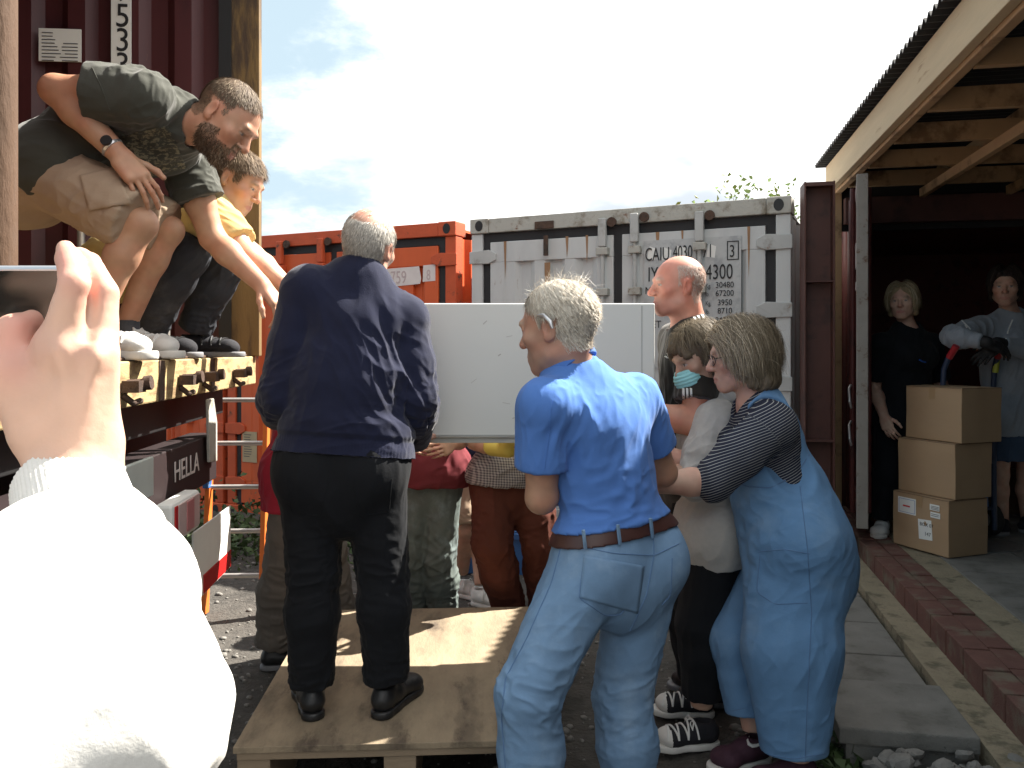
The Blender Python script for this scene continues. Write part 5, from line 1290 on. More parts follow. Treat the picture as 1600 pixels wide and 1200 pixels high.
# ------------------------------------------------------------------ woman in dungarees
def dungaree_woman():
    global FSC; FSC = 0.55
    J = dict(nb=W(1180, 628, 2.88), shL=W(1206, 664, 2.75), shR=W(1172, 650, 3.03), elL=W(1112, 752, 2.70), elR=W(1122, 742, 3.08), wrL=W(1012, 756, 2.70), wrR=W(1025, 704, 3.06), waist=W(1228, 775, 2.88),
             hipL=W(1252, 858, 2.79), hipR=W(1240, 855, 2.98), knL=W(1246, 1020, 2.73), knR=W(1152, 1000, 2.97), anL=W(1246, 1185, 2.74), anR=W(1178, 1140, 2.92))
    P = Person('woman in pale denim dungarees, striped top and glasses leaning to push', J, w=.98, h=.0042, skin=(.56, .34, .26), bust=.02, hip=1.08, armw=1.02, legw=1.0,
               hands=dict(L=dict(curl=.5), R=dict(curl=.5)))
    H = Head(W(1156, 556, 2.88), (-.985, .08, -.14), (-.10, .0, 1), 1.0, 1)
    hl = hairline(front=.072, back=-.07, side=-.02, top=.048)
    P.body(H, dict(neck=.050, jaw=1.02), dict(scalp=(.22, .16, .10), hairmask=lambda l: hl(l) * .9, flush=.35, lip=(.46, .18, .16), squint=True))
    G = Field(); B = H.B; w = H.w
    G.el(w(0, -.022, .032), (.083, .098, .090), B, .02); G.rc(w(-.045, -.055, .0), w(-.05, -.06, -.085), .050, .046, .03); G.rc(w(.045, -.055, .0), w(.05, -.06, -.085), .050, .046, .03); G.rc(w(0, -.07, 0), w(0, -.075, -.09), .06, .052, .03)
    for x in (-1, 1): G.rc(w(x * .066, .0, .02), w(x * .070, -.02, -.095), .028, .022, .02); G.rc(w(x * .035, .060, .078), w(x * .066, .030, .035), .020, .018, .02)
    G.el(w(0, .10, -.035), (.075, .055, .085), B, .012, 's'); G.el(w(0, .03, -.13), (.06, .10, .05), B, .02, 's')
    V, Q = G.mesh(.004); N = normals(V, Q); l = H.loc(V); V = V + N * ((ridge(np.stack([np.arctan2(l[:, 0], -l[:, 1] + .02) * 14, l[:, 2] * 6, 0 * l[:, 2]], -1)) - .4) * .006)[:, None]
    cc = np.tile(A_(.15, .115, .078), (len(V), 1)) * (1 + .5 * (ridge(np.stack([np.arctan2(l[:, 0], -l[:, 1] + .02) * 22, l[:, 2] * 3, 0 * l[:, 2]], -1), 3) - .5))[:, None]
    fl = lambda l, t, L0: (1 - t) * np.stack([np.sign(L0[:, 0]) * .8, np.where(L0[:, 1] > .02, -.75, -.3), .1 + 0 * L0[:, 0]], -1) + A_(0, -.02, -.3 - 1.1 * t)
    add_hair(P, [(V, Q, np.clip(cc, .01, 1)),
                 strands('h', V, N, lambda l: ((l[:, 2] > -.03) & (l[:, 1] < .085)).astype(float), fl, lambda l: .075 + .10 * np.clip((l[:, 2] - .0) / .11, 0, 1), H, (.185, .145, .098), P.root, 16000, .0015, 9, .35, .018, 3, jit=.11, shell=1.13, colvar=.25, clear=FACE, col2=((.46, .38, .27), lambda L: .06 + .45 * np.clip((L[:, 1] - .0) / .06, 0, 1)))])
    add_hair(P, [strands('h', V, N, lambda l: ((l[:, 2] > -.05) & (l[:, 1] < .08)).astype(float), fl, lambda l: .09 + .06 * np.clip(l[:, 2] / .1, 0, 1), H, (.34, .28, .20), P.root, 420, .0007, 9, .3, .032, 13, jit=.45, shell=1.14, clear=FACE)])
    # spectacles
    mb = MB(); bz = P.base_at()
    for x in (-1, 1):
        mb.tube([w(x * (.033 + .024 * math.cos(a)), .100 - .006 * math.cos(a) ** 2, -.002 + .018 * math.sin(a)) - bz for a in np.linspace(0, 2 * math.pi, 17)], .0017, 6)
        mb.tube([w(x * .057, .096, .004) - bz, w(x * .076, .075, .006) - bz, w(x * .081, .0, .008) - bz, w(x * .08, -.02, .0) - bz], .0022, 6)
    mb.tube([w(-.010, .103, .004) - bz, w(.010, .103, .004) - bz], .0017, 6); gl = mb.build('spectacles', C['glass_frame'], P.root, True)
    # striped top
    al = unit(J['elL'] - J['shL']); alR = unit(J['elR'] - J['shR']); tdir = unit(P.cu * .9 + P.fwd * .15)
    def along(V):
        d1 = np.linalg.norm(np.cross(V - J['shL'], al), axis=1); t1 = (V - J['shL']) @ al; dR = np.linalg.norm(np.cross(V - J['shR'], alR), axis=1); tR = (V - J['shR']) @ alR
        tor = (V - P.mS) @ tdir
        return np.where((d1 < .085) & (t1 > .045), (V - J['shL']) @ unit(al * .35 + np.cross(al, A_(0, 1, 0)) * .94), np.where((dR < .085) & (tR > .045), tR, tor))
    f = [(None, 1, .004, (.5, 0, 1), .06, .3), ((J['shL'] + J['elL']) / 2, .13, .007, (-.7, 0, -.7), .045, .25), (W(1250, 700, 2.75), .13, .009, (1, 0, .6), .045, .25)]
    o, T, V, Q = P.top(C['stripe'], dict(L=1.10, R=1.12), e=.014, es=.022, hem=.0, loose=.0, neck=.060, fold=f, name='striped_top', ew=.022, attrs=dict(along=along), neckf=.03, h=.0038)
    # dungarees
    F = Field(); P.torso(F, .026, low=.05, loose=.022); P.butt(F, .018)
    F.rc(P.mW + P.fh * .02, (J['hipL'] + J['hipR']) / 2 - P.pu * .05 - P.fh * .0, .165, .182, .06, ax=P.lath, fl=.95)
    for a in 'LR':
        h_, k_, an_ = J['hip' + a], J['kn' + a], J['an' + a]
        q = k_ + (an_ - k_) * (.92 if a == 'L' else .80)
        if a == 'L': F.rc(h_ + A_(-.01, .03, 0), k_ + A_(-.012, .02, 0), .172, .156, .03, ax=A_(0, 1, 0), fl=.74); F.rc(k_ + A_(-.012, .02, 0), q + A_(-.01, 0, 0), .156, .108, .03, ax=A_(0, 1, 0), fl=.80, capb=0.0)
        else: F.rc(h_ - P.pu * .02, k_ + A_(.012, 0, 0), .135, .100, .03); F.rc(k_ + A_(.012, 0, 0), q, .100, .086, .03, capb=0.0)
    nbp = J['nb'] + P.cu * .02
    F.rc(nbp + P.fwd * .03, nbp + P.cu * .2 + P.fwd * .1, .092, .13, .01, 's'); F.rc(P.mS + P.fwd * .11 + P.cu * .02, P.mS + P.fwd * .4 - P.cu * .02, .125, .16, .015, 's')
    for a, sg in (('L', -1), ('R', 1)):
        c0 = J['sh' + a] + P.lat * sg * .05 + P.cu * .02; c1 = J['sh' + a] * .52 + P.mW * .48 + P.lat * sg * .15 - P.fwd * .045
        F.rc(c0, c1, .105, .135, .008, 's'); F.rc(c0 + P.lat * sg * .02, J['el' + a] + P.lat * sg * .05, .09, .09, .01, 's')
    g = [(None, 1, .0045, (.1, 0, 1), .075, .4), (J['knL'], .25, .010, (.35, 0, 1), .07, .35), (J['knR'], .2, .010, (.5, 0, 1), .055, .3), (W(1240, 900, 2.7), .25, .010, (1, 0, .5), .07, .35), (W(1170, 830, 2.75), .2, .010, (1, 0, -.45), .05, .25), (W(1250, 1150, 2.7), .16, .008, (1, 0, .3), .05, .25)]
    o, T, V, Q = P.cloth('dungarees', F, C['dungaree'], g, 5, h=.0045)
    seam(P, T, [(1270, 700), (1245, 742), (1205, 762), (1165, 760), (1140, 742)], .0022, C['denim_seam'], 'armhole_hem', o, .0015)
    seam(P, T, [(1250, 760), (1262, 860), (1268, 960), (1262, 1080), (1258, 1190)], .0016, C['denim_seam'], 'side_seam', o)
    seam(P, T, [(1185, 862), (1225, 858), (1265, 865)], .0016, C['denim_seam'], 'pocket_seam', o); seam(P, T, [(1188, 865), (1182, 925), (1210, 944), (1262, 942)], .0015, C['denim_seam'], 'pocket_seam', o)
    seam(P, T, [(1112, 1105), (1135, 1113), (1165, 1106)], .0014, C['denim_seam'], 'leg_hem', o); seam(P, T, [(1195, 1178), (1240, 1186), (1295, 1176)], .0014, C['denim_seam'], 'leg_hem', o)
    for a, tx, L in (('R', W(1120, 1140, 2.86), 1), ('L', J['anL'] + A_(-.3, -.05, 0), 0)):
        z = float(gz(J['an' + a][0], J['an' + a][1])) + .006
        so, Vs, Qs, p = shoe(P.root, J['an' + a], tx, z, C['plum'], C['white_rubber'], L=.262, sole=.030)
        if a == 'R':
            Ts = BVHTree.FromPolygons([tuple(v) for v in Vs], [tuple(q) for q in Qs]); mb = MB()
            pts = [(1170, 1150), (1168, 1157), (1170, 1163), (1175, 1166), (1182, 1165), (1190, 1161), (1198, 1156)]; pr = [ray(Ts, u, v, .002) for u, v in pts]; pr = [x - bz for x in pr if x is not None]
            if len(pr) > 2: mb.tube(pr, [.0016, .0036, .0058, .0064, .0056, .0042, .0022][:len(pr)], 6); mb.build('side_mark', C['white_lace'], so, True)

# ------------------------------------------------------------------ woman with a face mask
def masked_woman():
    global FSC; FSC = 0.8
    J = dict(nb=W(1112, 622, 3.20), shL=W(1122, 660, 3.05), shR=W(1092, 652, 3.36), elL=W(1088, 750, 2.99), elR=W(1075, 745, 3.40), wrL=W(1015, 735, 3.02), wrR=W(1020, 722, 3.30), waist=W(1108, 770, 3.2),
             hipL=W(1120, 850, 3.10), hipR=W(1112, 850, 3.30), knL=W(1094, 975, 3.06), knR=W(1078, 965, 3.32), anL=W(1096, 1102, 3.10), anR=W(1090, 1072, 3.36))
    P = Person('woman in grey hoodie wearing a turquoise face mask, head bowed', J, w=.92, h=.0048, skin=(.48, .29, .21), armw=.98)
    H = Head(W(1092, 558, 3.14), (-.88, -.28, -.38), (-.36, -.04, .93), .98, 1)
    hl = hairline(front=.075, back=-.08, side=-.03, top=.03)
    P.body(H, dict(neck=.048), dict(scalp=(.10, .075, .05), hairmask=lambda l: hl(l) * .95))
    w = H.w; bz = P.base_at()
    G = Field(); B = H.B
    G.el(w(0, -.025, .032), (.084, .100, .092), B, .02); G.rc(w(0, -.06, -.02), w(0, -.055, -.085), .068, .05, .03)
    for x in (-1, 1): G.rc(w(x * .06, .0, .03), w(x * .064, -.005, -.055), .030, .022, .02); G.rc(w(x * .02, .078, .06), w(x * .05, .070, .03), .024, .018, .02)
    G.el(w(0, .10, -.040), (.078, .065, .085), B, .012, 's')
    V, Q = G.mesh(.0045); N = normals(V, Q); l = H.loc(V); V = V + N * ((ridge(np.stack([np.arctan2(l[:, 0], -l[:, 1] + .02) * 12, l[:, 2] * 6, 0 * l[:, 2]], -1)) - .4) * .007)[:, None]
    fl = lambda l, t, L0: np.stack([np.sign(L0[:, 0]) * .35 * (1 - t), np.where(L0[:, 1] > .03, .6, -.3) * (1 - t), -.5 - t + 0 * L0[:, 0]], -1)
    add_hair(P, [(V, Q, np.tile(A_(.11, .082, .055), (len(V), 1))), strands('h', V, N, lambda l: ((l[:, 2] > -.02) & (l[:, 1] < .10)).astype(float), fl, lambda l: .055 + .06 * np.clip(l[:, 2] / .1, 0, 1), H, (.15, .115, .075), P.root, 13000, .0014, 7, .25, .017, 5, jit=.22, shell=1.13, colvar=.35, clear=lambda l: (l[..., 1] > .028) & (l[..., 2] < .045), col2=((.26, .21, .14), .15))])
    # mask
    K = Field(); K.el(w(0, .072, -.060), (.060, .058, .056), B, .01); K.plane(w(0, .06, -.024), unit(H.u - H.f * .15)); K.plane(w(0, .05, -.108), -H.u); K.plane(w(0, .022, -.06), -H.f)
    V, Q = K.mesh(.003); N = normals(V, Q); l = H.loc(V); V = V + N * (.0025 * np.sign(np.sin(l[:, 2] * 480)) * .5)[:, None]; mk = put('face_mask', V, Q, C['mask'], P.root)
    for x in (-1, 1):
        mb = MB(); mb.tube([q - bz for q in (w(x * .048, .062, -.034), w(x * .070, .02, -.010), w(x * .082, -.022, .008), w(x * .083, -.026, -.01), w(x * .070, .01, -.055), w(x * .050, .05, -.09))], .0014, 5); mb.build('ear_loop', C['white_lace'], mk, True)
    f = [(None, 1, .005, (.2, 0, 1), .06, .35), (J['elL'], .15, .010, (1, 0, .4), .04, .2), ((J['shL'] + J['elL']) / 2, .14, .009, (.2, 0, 1), .04, .25), (P.mW, .2, .008, (1, 0, .2), .06, .3)]
    o, T, V, Q = P.top(C['grey_knit'], 1.30, e=.026, hem=.05, loose=.03, neck=.060, fold=f, name='hoodie', ew=.022, es=.026)
    Gh = Field(); Gh.rc(J['nb'] - P.fwd * .05 + P.lat * -.06, J['nb'] - P.fwd * .08 + P.lat * .06, .05, .05, .02, ax=P.cu, fl=.75); Gh.rc(J['nb'] + P.fwd * .07 - P.cu * .03 - P.lat * .03, J['nb'] - P.fwd * .06 - P.lat * .08, .026, .04, .03); Gh.rc(J['nb'] + P.fwd * .07 - P.cu * .03 + P.lat * .03, J['nb'] - P.fwd * .06 + P.lat * .08, .026, .04, .03)
    P.cloth('hood', Gh, C['grey_knit'], [(None, 1, .008, (1, 0, .3), .05, .2)], parent=o)
    P.trousers(C['black_cloth'], .018, .030, .032, 1.86, fold=[(None, 1, .006, (.1, 0, 1), .06, .3)])
    for a, t in (('L', W(1030, 1120, 3.08)), ('R', W(1024, 1090, 3.38))):
        shoe(P.root, J['an' + a], t, float(gz(*J['an' + a][:2])) + .006, C['black_canvas'], C['white_rubber'], L=.262, sole=.026, lace=C['white_lace'], toecap=C['white_rubber'])

# ------------------------------------------------------------------ bald man
def bald_man():
    global FSC; FSC = 1.0
    J = dict(nb=W(1077, 508, 3.38), shL=W(1096, 540, 3.20), shR=W(1058, 532, 3.56), elL=W(1086, 662, 3.10), elR=W(1060, 660, 3.60), wrL=W(1010, 640, 3.14), wrR=W(1000, 640, 3.62),
             hipL=W(1092, 762, 3.25), hipR=W(1086, 762, 3.46), knL=W(1085, 930, 3.22), knR=W(1078, 930, 3.46), anL=W(1130, 1078, 3.46), anR=W(1118, 1070, 3.62))
    P = Person('bald sunburnt man in black tee with white shoulder stripes', J, w=1.0, h=.0046, skin=(.60, .27, .20), armw=1.15)
    H = Head(W(1059, 446, 3.35), (-.975, -.12, -.02), (.06, -.02, 1), 1.02)
    hl = hairline(front=.03, back=-.07, side=.0, top=.2); hm = lambda l: hl(l) * (l[:, 2] < .075) * (l[:, 1] < .02)
    P.body(H, dict(neck=.064, mouth=.006, nose=1.12), dict(scalp=(.50, .40, .34), hairmask=lambda l: hm(l) * .5, stubble=((.50, .30, .25), .2), flush=.5, brow=(.50, .40, .32), lip=(.45, .14, .12), squint=True), tan=[(J['elL'], .2, (.50, .23, .15))])
    add_hair(P, [strands('h', P.V, P.N, hm, cap_flow((0, .04, .13), 1.0), lambda l: np.full(len(l), .012), H, (.50, .42, .37), P.root, 2200, .0013, 3, .1, .0010, 1)])
    f = [(None, 1, .0045, (.1, 0, 1), .07, .35), (W(1050, 600, 3.2), .18, .009, (.5, 0, 1), .05, .3)]
    o, T, V, Q = P.top(C['brown_black'], .72, e=.016, hem=.08, loose=.02, neck=.070, fold=f, name='tee', ew=.022)
    for i in range(3): decal(P, T, [(1081 + i * 7, 489 + i * 1), (1085 + i * 7, 490 + i * 1), (1094 + i * 7, 520), (1090 + i * 7, 520)], C['white_lace'], 'shoulder_stripe', 2, 10, .0015, o, .001)
    for i in range(3): decal(P, T, [(1066 + i * 6, 606), (1069.5 + i * 6, 607), (1070 + i * 6, 624), (1066.5 + i * 6, 623)], C['white_lace'], 'cuff_stripe', 2, 6, .0015, o, .001)
    for i in range(3): decal(P, T, [(1038 + i * 4, 557 - i * 5), (1041 + i * 4, 556 - i * 5), (1045 + i * 3, 560), (1042 + i * 3, 560)], C['white_lace'], 'chest_badge', 2, 4, .0015, o, .001)
    P.trousers(C['black_cloth'], .02, .03, .03, 1.98, fold=[(None, 1, .006, (0, 0, 1), .06, .3)])
    for a in 'LR': shoe(P.root, J['an' + a], J['an' + a] + A_(-.3, 0, 0), float(gz(*J['an' + a][:2])) + .004, C['black_leather'], C['grey_sole'])

# ------------------------------------------------------------------ bearded man crouching on the lorry
def bearded_man():
    global FSC; FSC = 1.0
    J = dict(nb=W(296, 192, 2.74), shR=W(222, 152, 2.58), shL=W(288, 248, 3.00), elR=W(86, 140, 2.56), elL=W(332, 372, 3.02), wrR=W(188, 244, 2.58), wrL=W(408, 444, 2.98), waist=W(165, 205, 2.80),
             hipR=W(70, 268, 2.69), hipL=W(90, 275, 2.92), knR=W(220, 350, 2.62), knL=W(264, 360, 2.95), anR=W(146, 508, 2.62), anL=W(198, 506, 2.95))
    P = Person('bearded man in charcoal tee and khaki shorts crouching on the lorry deck', J, w=1.0, h=.0042, skin=(.52, .28, .19), armw=1.08, legw=.88,
               hands=dict(R=dict(d=W(250, 318, 2.56) - W(190, 246, 2.58), n=(.35, -.75, .55), curl=[.35, .32, .34, .4], spread=.12, s=1.05, thumb=.2), L=dict(d=(.5, 0, -.6), n=(.5, -.3, .6), curl=.5)))
    H = Head(W(355, 186, 2.71), (.71, -.10, -.70), (.70, 0, .71), 1.06)
    hl = hairline(front=.056, back=-.055, side=.004, top=.060, sidey=.025)
    beard = lambda l: ((l[:, 2] < -.030 - .35 * np.clip(.045 - l[:, 1], 0, .06)) & (l[:, 2] > -.128) & (l[:, 1] > -.008) & ~((np.abs(l[:, 0]) < .021) & (l[:, 2] > -.084) & (l[:, 2] < -.058) & (l[:, 1] > .06)) & ~((np.abs(l[:, 0]) < .016) & (l[:, 2] > -.052)) & ~((np.abs(l[:, 0]) > .024) & (l[:, 1] > .045) & (l[:, 2] > -.058))).astype(float)
    arm = (.47, .235, .145); leg = (.49, .27, .17)
    P.body(H, dict(neck=.062, nose=1.05), dict(scalp=(.15, .10, .07), hairmask=lambda l: np.maximum(hl(l) * .7, beard(l) * .85), flush=.5, squint=True, brow=(.16, .10, .06)), tan=[(J['elR'], .22, arm), (J['elL'], .12, arm), (J['knR'], .3, leg), (J['anR'], .3, leg), (J['knL'], .3, leg), (J['anL'], .3, leg)])
    add_hair(P, [strands('h', P.V, P.N, hl, cap_flow((0, -.06, .12), .5, .15), lambda l: .006 + .020 * np.clip((l[:, 2] - .03) / .06, 0, 1), H, (.15, .108, .075), P.root, 11000, .0013, 4, .05, .003, 1, colvar=.3, col2=((.30, .24, .17), .14)),
                 strands('h', P.V, P.N, beard, lambda l, t, L0: A_(0, .25, -1) + .3 * l / .1, lambda l: .008 + .012 * np.clip((-.05 - l[:, 2]) / .05, 0, 1), H, (.115, .075, .05), P.root, 8000, .0012, 4, .0, .001, 2, jit=.45, colvar=.5, shell=.6, col2=((.30, .22, .15), lambda L: np.clip((L[:, 1] - .05) / .05, 0, .55)))], name='hair')
    f = [(None, 1, .006, (1, 0, .3), .07, .35), (W(225, 120, 2.6), .13, .013, (.15, 0, 1), .042, .25), (W(230, 200, 2.7), .16, .013, (-.5, 0, .8), .055, .3), (W(150, 180, 2.7), .17, .011, (1, 0, -.35), .055, .3), (W(300, 280, 2.95), .12, .009, (1, 0, .2), .04, .2)]
    o, T, V, Q = P.top(C['charcoal'], dict(R=.60, L=.52), e=.018, hem=.03, loose=.02, neck=.069, fold=f, name='tee', ew=.036, es=.024, neckf=.01)
    pmz = pm('distressed_print', (.062, .063, .052), .9, .14, 10, col2=(.20, .185, .125), s2=62, f2=(.50, .56), stretch=(1, 1, 2.2), spec=.2)
    decal(P, T, [(190, 212), (262, 196), (292, 262), (226, 276)], pmz, 'chest_print', 18, 18, .0016, o, .001)
    seam(P, T, [(144, 106), (158, 135), (172, 172)], .0014, C['charcoal'], 'sleeve_hem', o)
    g = [(None, 1, .005, (1, 0, -.3), .07, .35), (W(120, 300, 2.65), .2, .011, (1, 0, .6), .055, .25), (W(190, 340, 2.6), .14, .008, (.3, 0, 1), .05, .25)]
    F_ = dict(L=.97, R=.95)
    o, T, V, Q = P.trousers(C['khaki'], .026, .046, .04, F_, top=None, fold=g, name='shorts')
    decal(P, T, [(125, 275), (180, 262), (205, 318), (140, 330)], C['khaki'], 'side_pocket', 14, 14, .006, o, .004)
    seam(P, T, [(128, 274), (176, 264)], .002, C['khaki'], 'pocket_flap', o, .004); seam(P, T, [(175, 378), (215, 345), (246, 322)], .0018, C['khaki'], 'hem_seam', o)
    # watch
    d = unit(J['wrR'] - J['elR']); c = J['wrR'] - d * .035; bz = P.base_at(); x = unit(np.cross(d, UPZ)); y = np.cross(d, x); mb = MB()
    mb.tube([c + (x * math.cos(a) * .034 + y * math.sin(a) * .029) - bz for a in np.linspace(0, 2 * math.pi, 25)], .0075, 6, False); wt_ = mb.build('watch', M['silver'], P.root, True)
    mb = MB(); q = c - A_(0, .034, -.012) - bz; mb.tube([q, q - A_(0, .008, -.003)], .017, 16); mb.build('watch_face', M['black'], wt_, True)
    for a, t in (('R', J['anR'] + A_(.3, -.03, 0)), ('L', J['anL'] + A_(.3, -.02, 0))):
        so, Vs, Qs, p = shoe(P.root, J['an' + a], t, DZ + .002, C['white_mesh'], C['white_rubber'], L=.29, sole=.03, lace=C['white_lace'], w=1.05)
        mb = MB(); mb.tube([p(.041, -.01, .062) - bz, p(.046, .03, .046) - bz, p(.043, .07, .056) - bz], [.005, .011, .004], 6); mb.build('side_mark', C['blue_mark'], so, True)
        mb = MB(); mb.tube([p(.045, .01, .038) - bz, p(.049, .07, .037) - bz], [.005, .006], 6); mb.build('side_mark', C['lime'], so, True)
        s_ = MB(); s_.tube([J['an' + a] - UPZ * .03 - bz, J['an' + a] + UPZ * .012 + d * 0 - bz], .043, 16); s_.build('sock', C['dark_denim'], P.root, True)

# ------------------------------------------------------------------ young man in yellow tee behind him
def young_man():
    J = dict(nb=W(346, 318, 3.30), shR=W(338, 340, 3.14), shL=W(338, 346, 3.47), elR=W(388, 402, 3.08), elL=W(396, 398, 3.50), wrR=W(448, 448, 3.10), wrL=W(450, 446, 3.48), waist=W(268, 376, 3.34),
             hipR=W(185, 416, 3.26), hipL=W(202, 414, 3.48), knR=W(290, 398, 3.16), knL=W(348, 416, 3.46), anR=W(232, 514, 3.24), anL=W(304, 516, 3.50))
    P = Person('young man in yellow tee and dark jeans squatting behind the bearded man', J, w=.92, h=.0048, skin=(.56, .315, .21), armw=.98, legw=.95)
    H = Head(W(372, 284, 3.29), (.86, -.12, -.48), (.46, 0, .88), 1.0)
    hl = hairline(front=.068, back=-.06, side=-.002, top=.055)
    P.body(H, dict(neck=.056), dict(scalp=(.17, .11, .07), hairmask=lambda l: hl(l) * .8, flush=.35, squint=True, brow=(.2, .13, .08)))
    add_hair(P, [strands('h', P.V, P.N, hl, cap_flow((0, -.06, .12), .35, .5), lambda l: .012 + .030 * np.clip((l[:, 2] - .02) / .06, 0, 1), H, (.16, .108, .068), P.root, 9000, .0014, 5, .05, .010, 1, colvar=.3, col2=((.34, .25, .16), .18))])
    P.top(C['yellow'], .66, e=.018, hem=.06, loose=.02, neck=.066, fold=[(None, 1, .006, (1, 0, -.4), .06, .3), (J['shR'], .15, .009, (1, 0, -.5), .04, .2)], name='tee', ew=.024)
    P.trousers(C['dark_denim'], .018, .026, .028, 1.98, top=None, fold=[(None, 1, .005, (.3, 0, 1), .06, .3), (J['knR'], .16, .010, (1, 0, .8), .04, .2), (J['knL'], .16, .010, (1, 0, .8), .04, .2), (J['anR'], .15, .010, (1, 0, -.2), .035, .2), (J['anL'], .15, .010, (1, 0, -.2), .035, .2)], name='jeans')
    for a, dx in (('R', .3), ('L', .3)): shoe(P.root, J['an' + a], J['an' + a] + A_(dx, 0, 0), DZ + .002, C['black_canvas'], C['grey_sole'], L=.29, lace=C['black_leather'], sole=.024)

# ------------------------------------------------------------------ the two women in the shed
def black_woman():
    J = dict(nb=W(1417, 512, 5.56), shR=W(1378, 536, 5.50), shL=W(1455, 536, 5.62), elR=W(1366, 606, 5.60), elL=W(1472, 606, 5.68), wrR=W(1382, 652, 5.42), wrL=W(1450, 652, 5.5), hipR=W(1393, 664, 5.54), hipL=W(1436, 664, 5.60),
             knR=W(1384, 746, 5.50), knL=W(1432, 746, 5.58), anR=W(1379, 812, 5.52), anL=W(1428, 814, 5.62))
    P = Person('woman with blond bob in black polo standing in the dark doorway', J, w=.95, h=.006, skin=(.52, .32, .24), bust=.02)
    H = Head(W(1410, 470, 5.52), (-.55, -.83, -.06), (-.04, 0, 1), 1.0, 1); hl = hairline(front=.07, back=-.07, side=-.02, top=.05)
    P.body(H, dict(neck=.050, mouth=.002), dict(scalp=(.36, .27, .16), hairmask=lambda l: hl(l) * .9, lip=(.42, .15, .14)))
    bob(P, H, (.34, .26, .155), ((.50, .42, .29), .3), 3000)
    o, T, V, Q = P.top(C['black_cloth'], .8, e=.016, hem=.10, loose=.012, neck=.062, fold=[(None, 1, .006, (.3, 0, 1), .07, .3)], name='polo_shirt', h=.006)
    for x in (-1, 1):
        mb = MB(); mb.tube([q - P.base_at() for q in (J['nb'] + P.lat * x * .062 - P.fwd * .02 + UPZ * .02, J['nb'] + P.lat * x * .066 + P.fwd * .035 - UPZ * .005, J['nb'] + P.lat * x * .035 + P.fwd * .085 - UPZ * .045, J['nb'] + P.lat * x * .008 + P.fwd * .09 - UPZ * .085)], .012, 8); mb.build('collar', C['black_cloth'], o, True)
    seam(P, T, [(1436, 562), (1441, 565), (1446, 566)], .005, C['blue_mark'], 'badge', o)
    P.trousers(C['black_cloth'], .018, .026, .03, 1.97, fold=[(None, 1, .006, (0, 0, 1), .06, .3)], h=.006)
    for a in 'LR': shoe(P.root, J['an' + a], J['an' + a] + A_(-.2, -.3, 0), .270, C['white_mesh'], C['white_rubber'], L=.26)

def bob(P, H, col, col2, n, ln=.13, fr=.05):
    w, B = H.w, H.B; G = Field(); G.el(w(0, -.022, .034), (.084, .098, .090), B, .02); G.rc(w(0, -.06, 0), w(0, -.055, -.085), .068, .056, .03)
    for x in (-1, 1): G.rc(w(x * .068, -.005, .03), w(x * .072, -.015, -.08), .026, .024, .02); G.rc(w(x * .03, .066, .078), w(x * .064, .04, .03), .018, .016, .02)
    G.el(w(0, .10, -.04), (.062, .06, .095), B, .012, 's')
    V, Q = G.mesh(.005); N = normals(V, Q)
    fl = lambda l, t, L0: np.stack([np.sign(L0[:, 0]) * .8 * (1 - t), np.where(L0[:, 1] > fr, .3, -.2) * (1 - t), -.35 - 1.1 * t + 0 * L0[:, 0]], -1)
    add_hair(P, [(V, Q, np.tile(A_(*col) * .8, (len(V), 1))), strands('h', V, N, lambda l: ((l[:, 2] > -.02) & (l[:, 1] < .085)).astype(float), fl, lambda l: ln * .5 + ln * .6 * np.clip(l[:, 2] / .1, 0, 1), H, col, P.root, n, .0045, 7, .3, .014, 5, jit=.12, shell=1.12, colvar=.4, clear=FACE, col2=col2)])

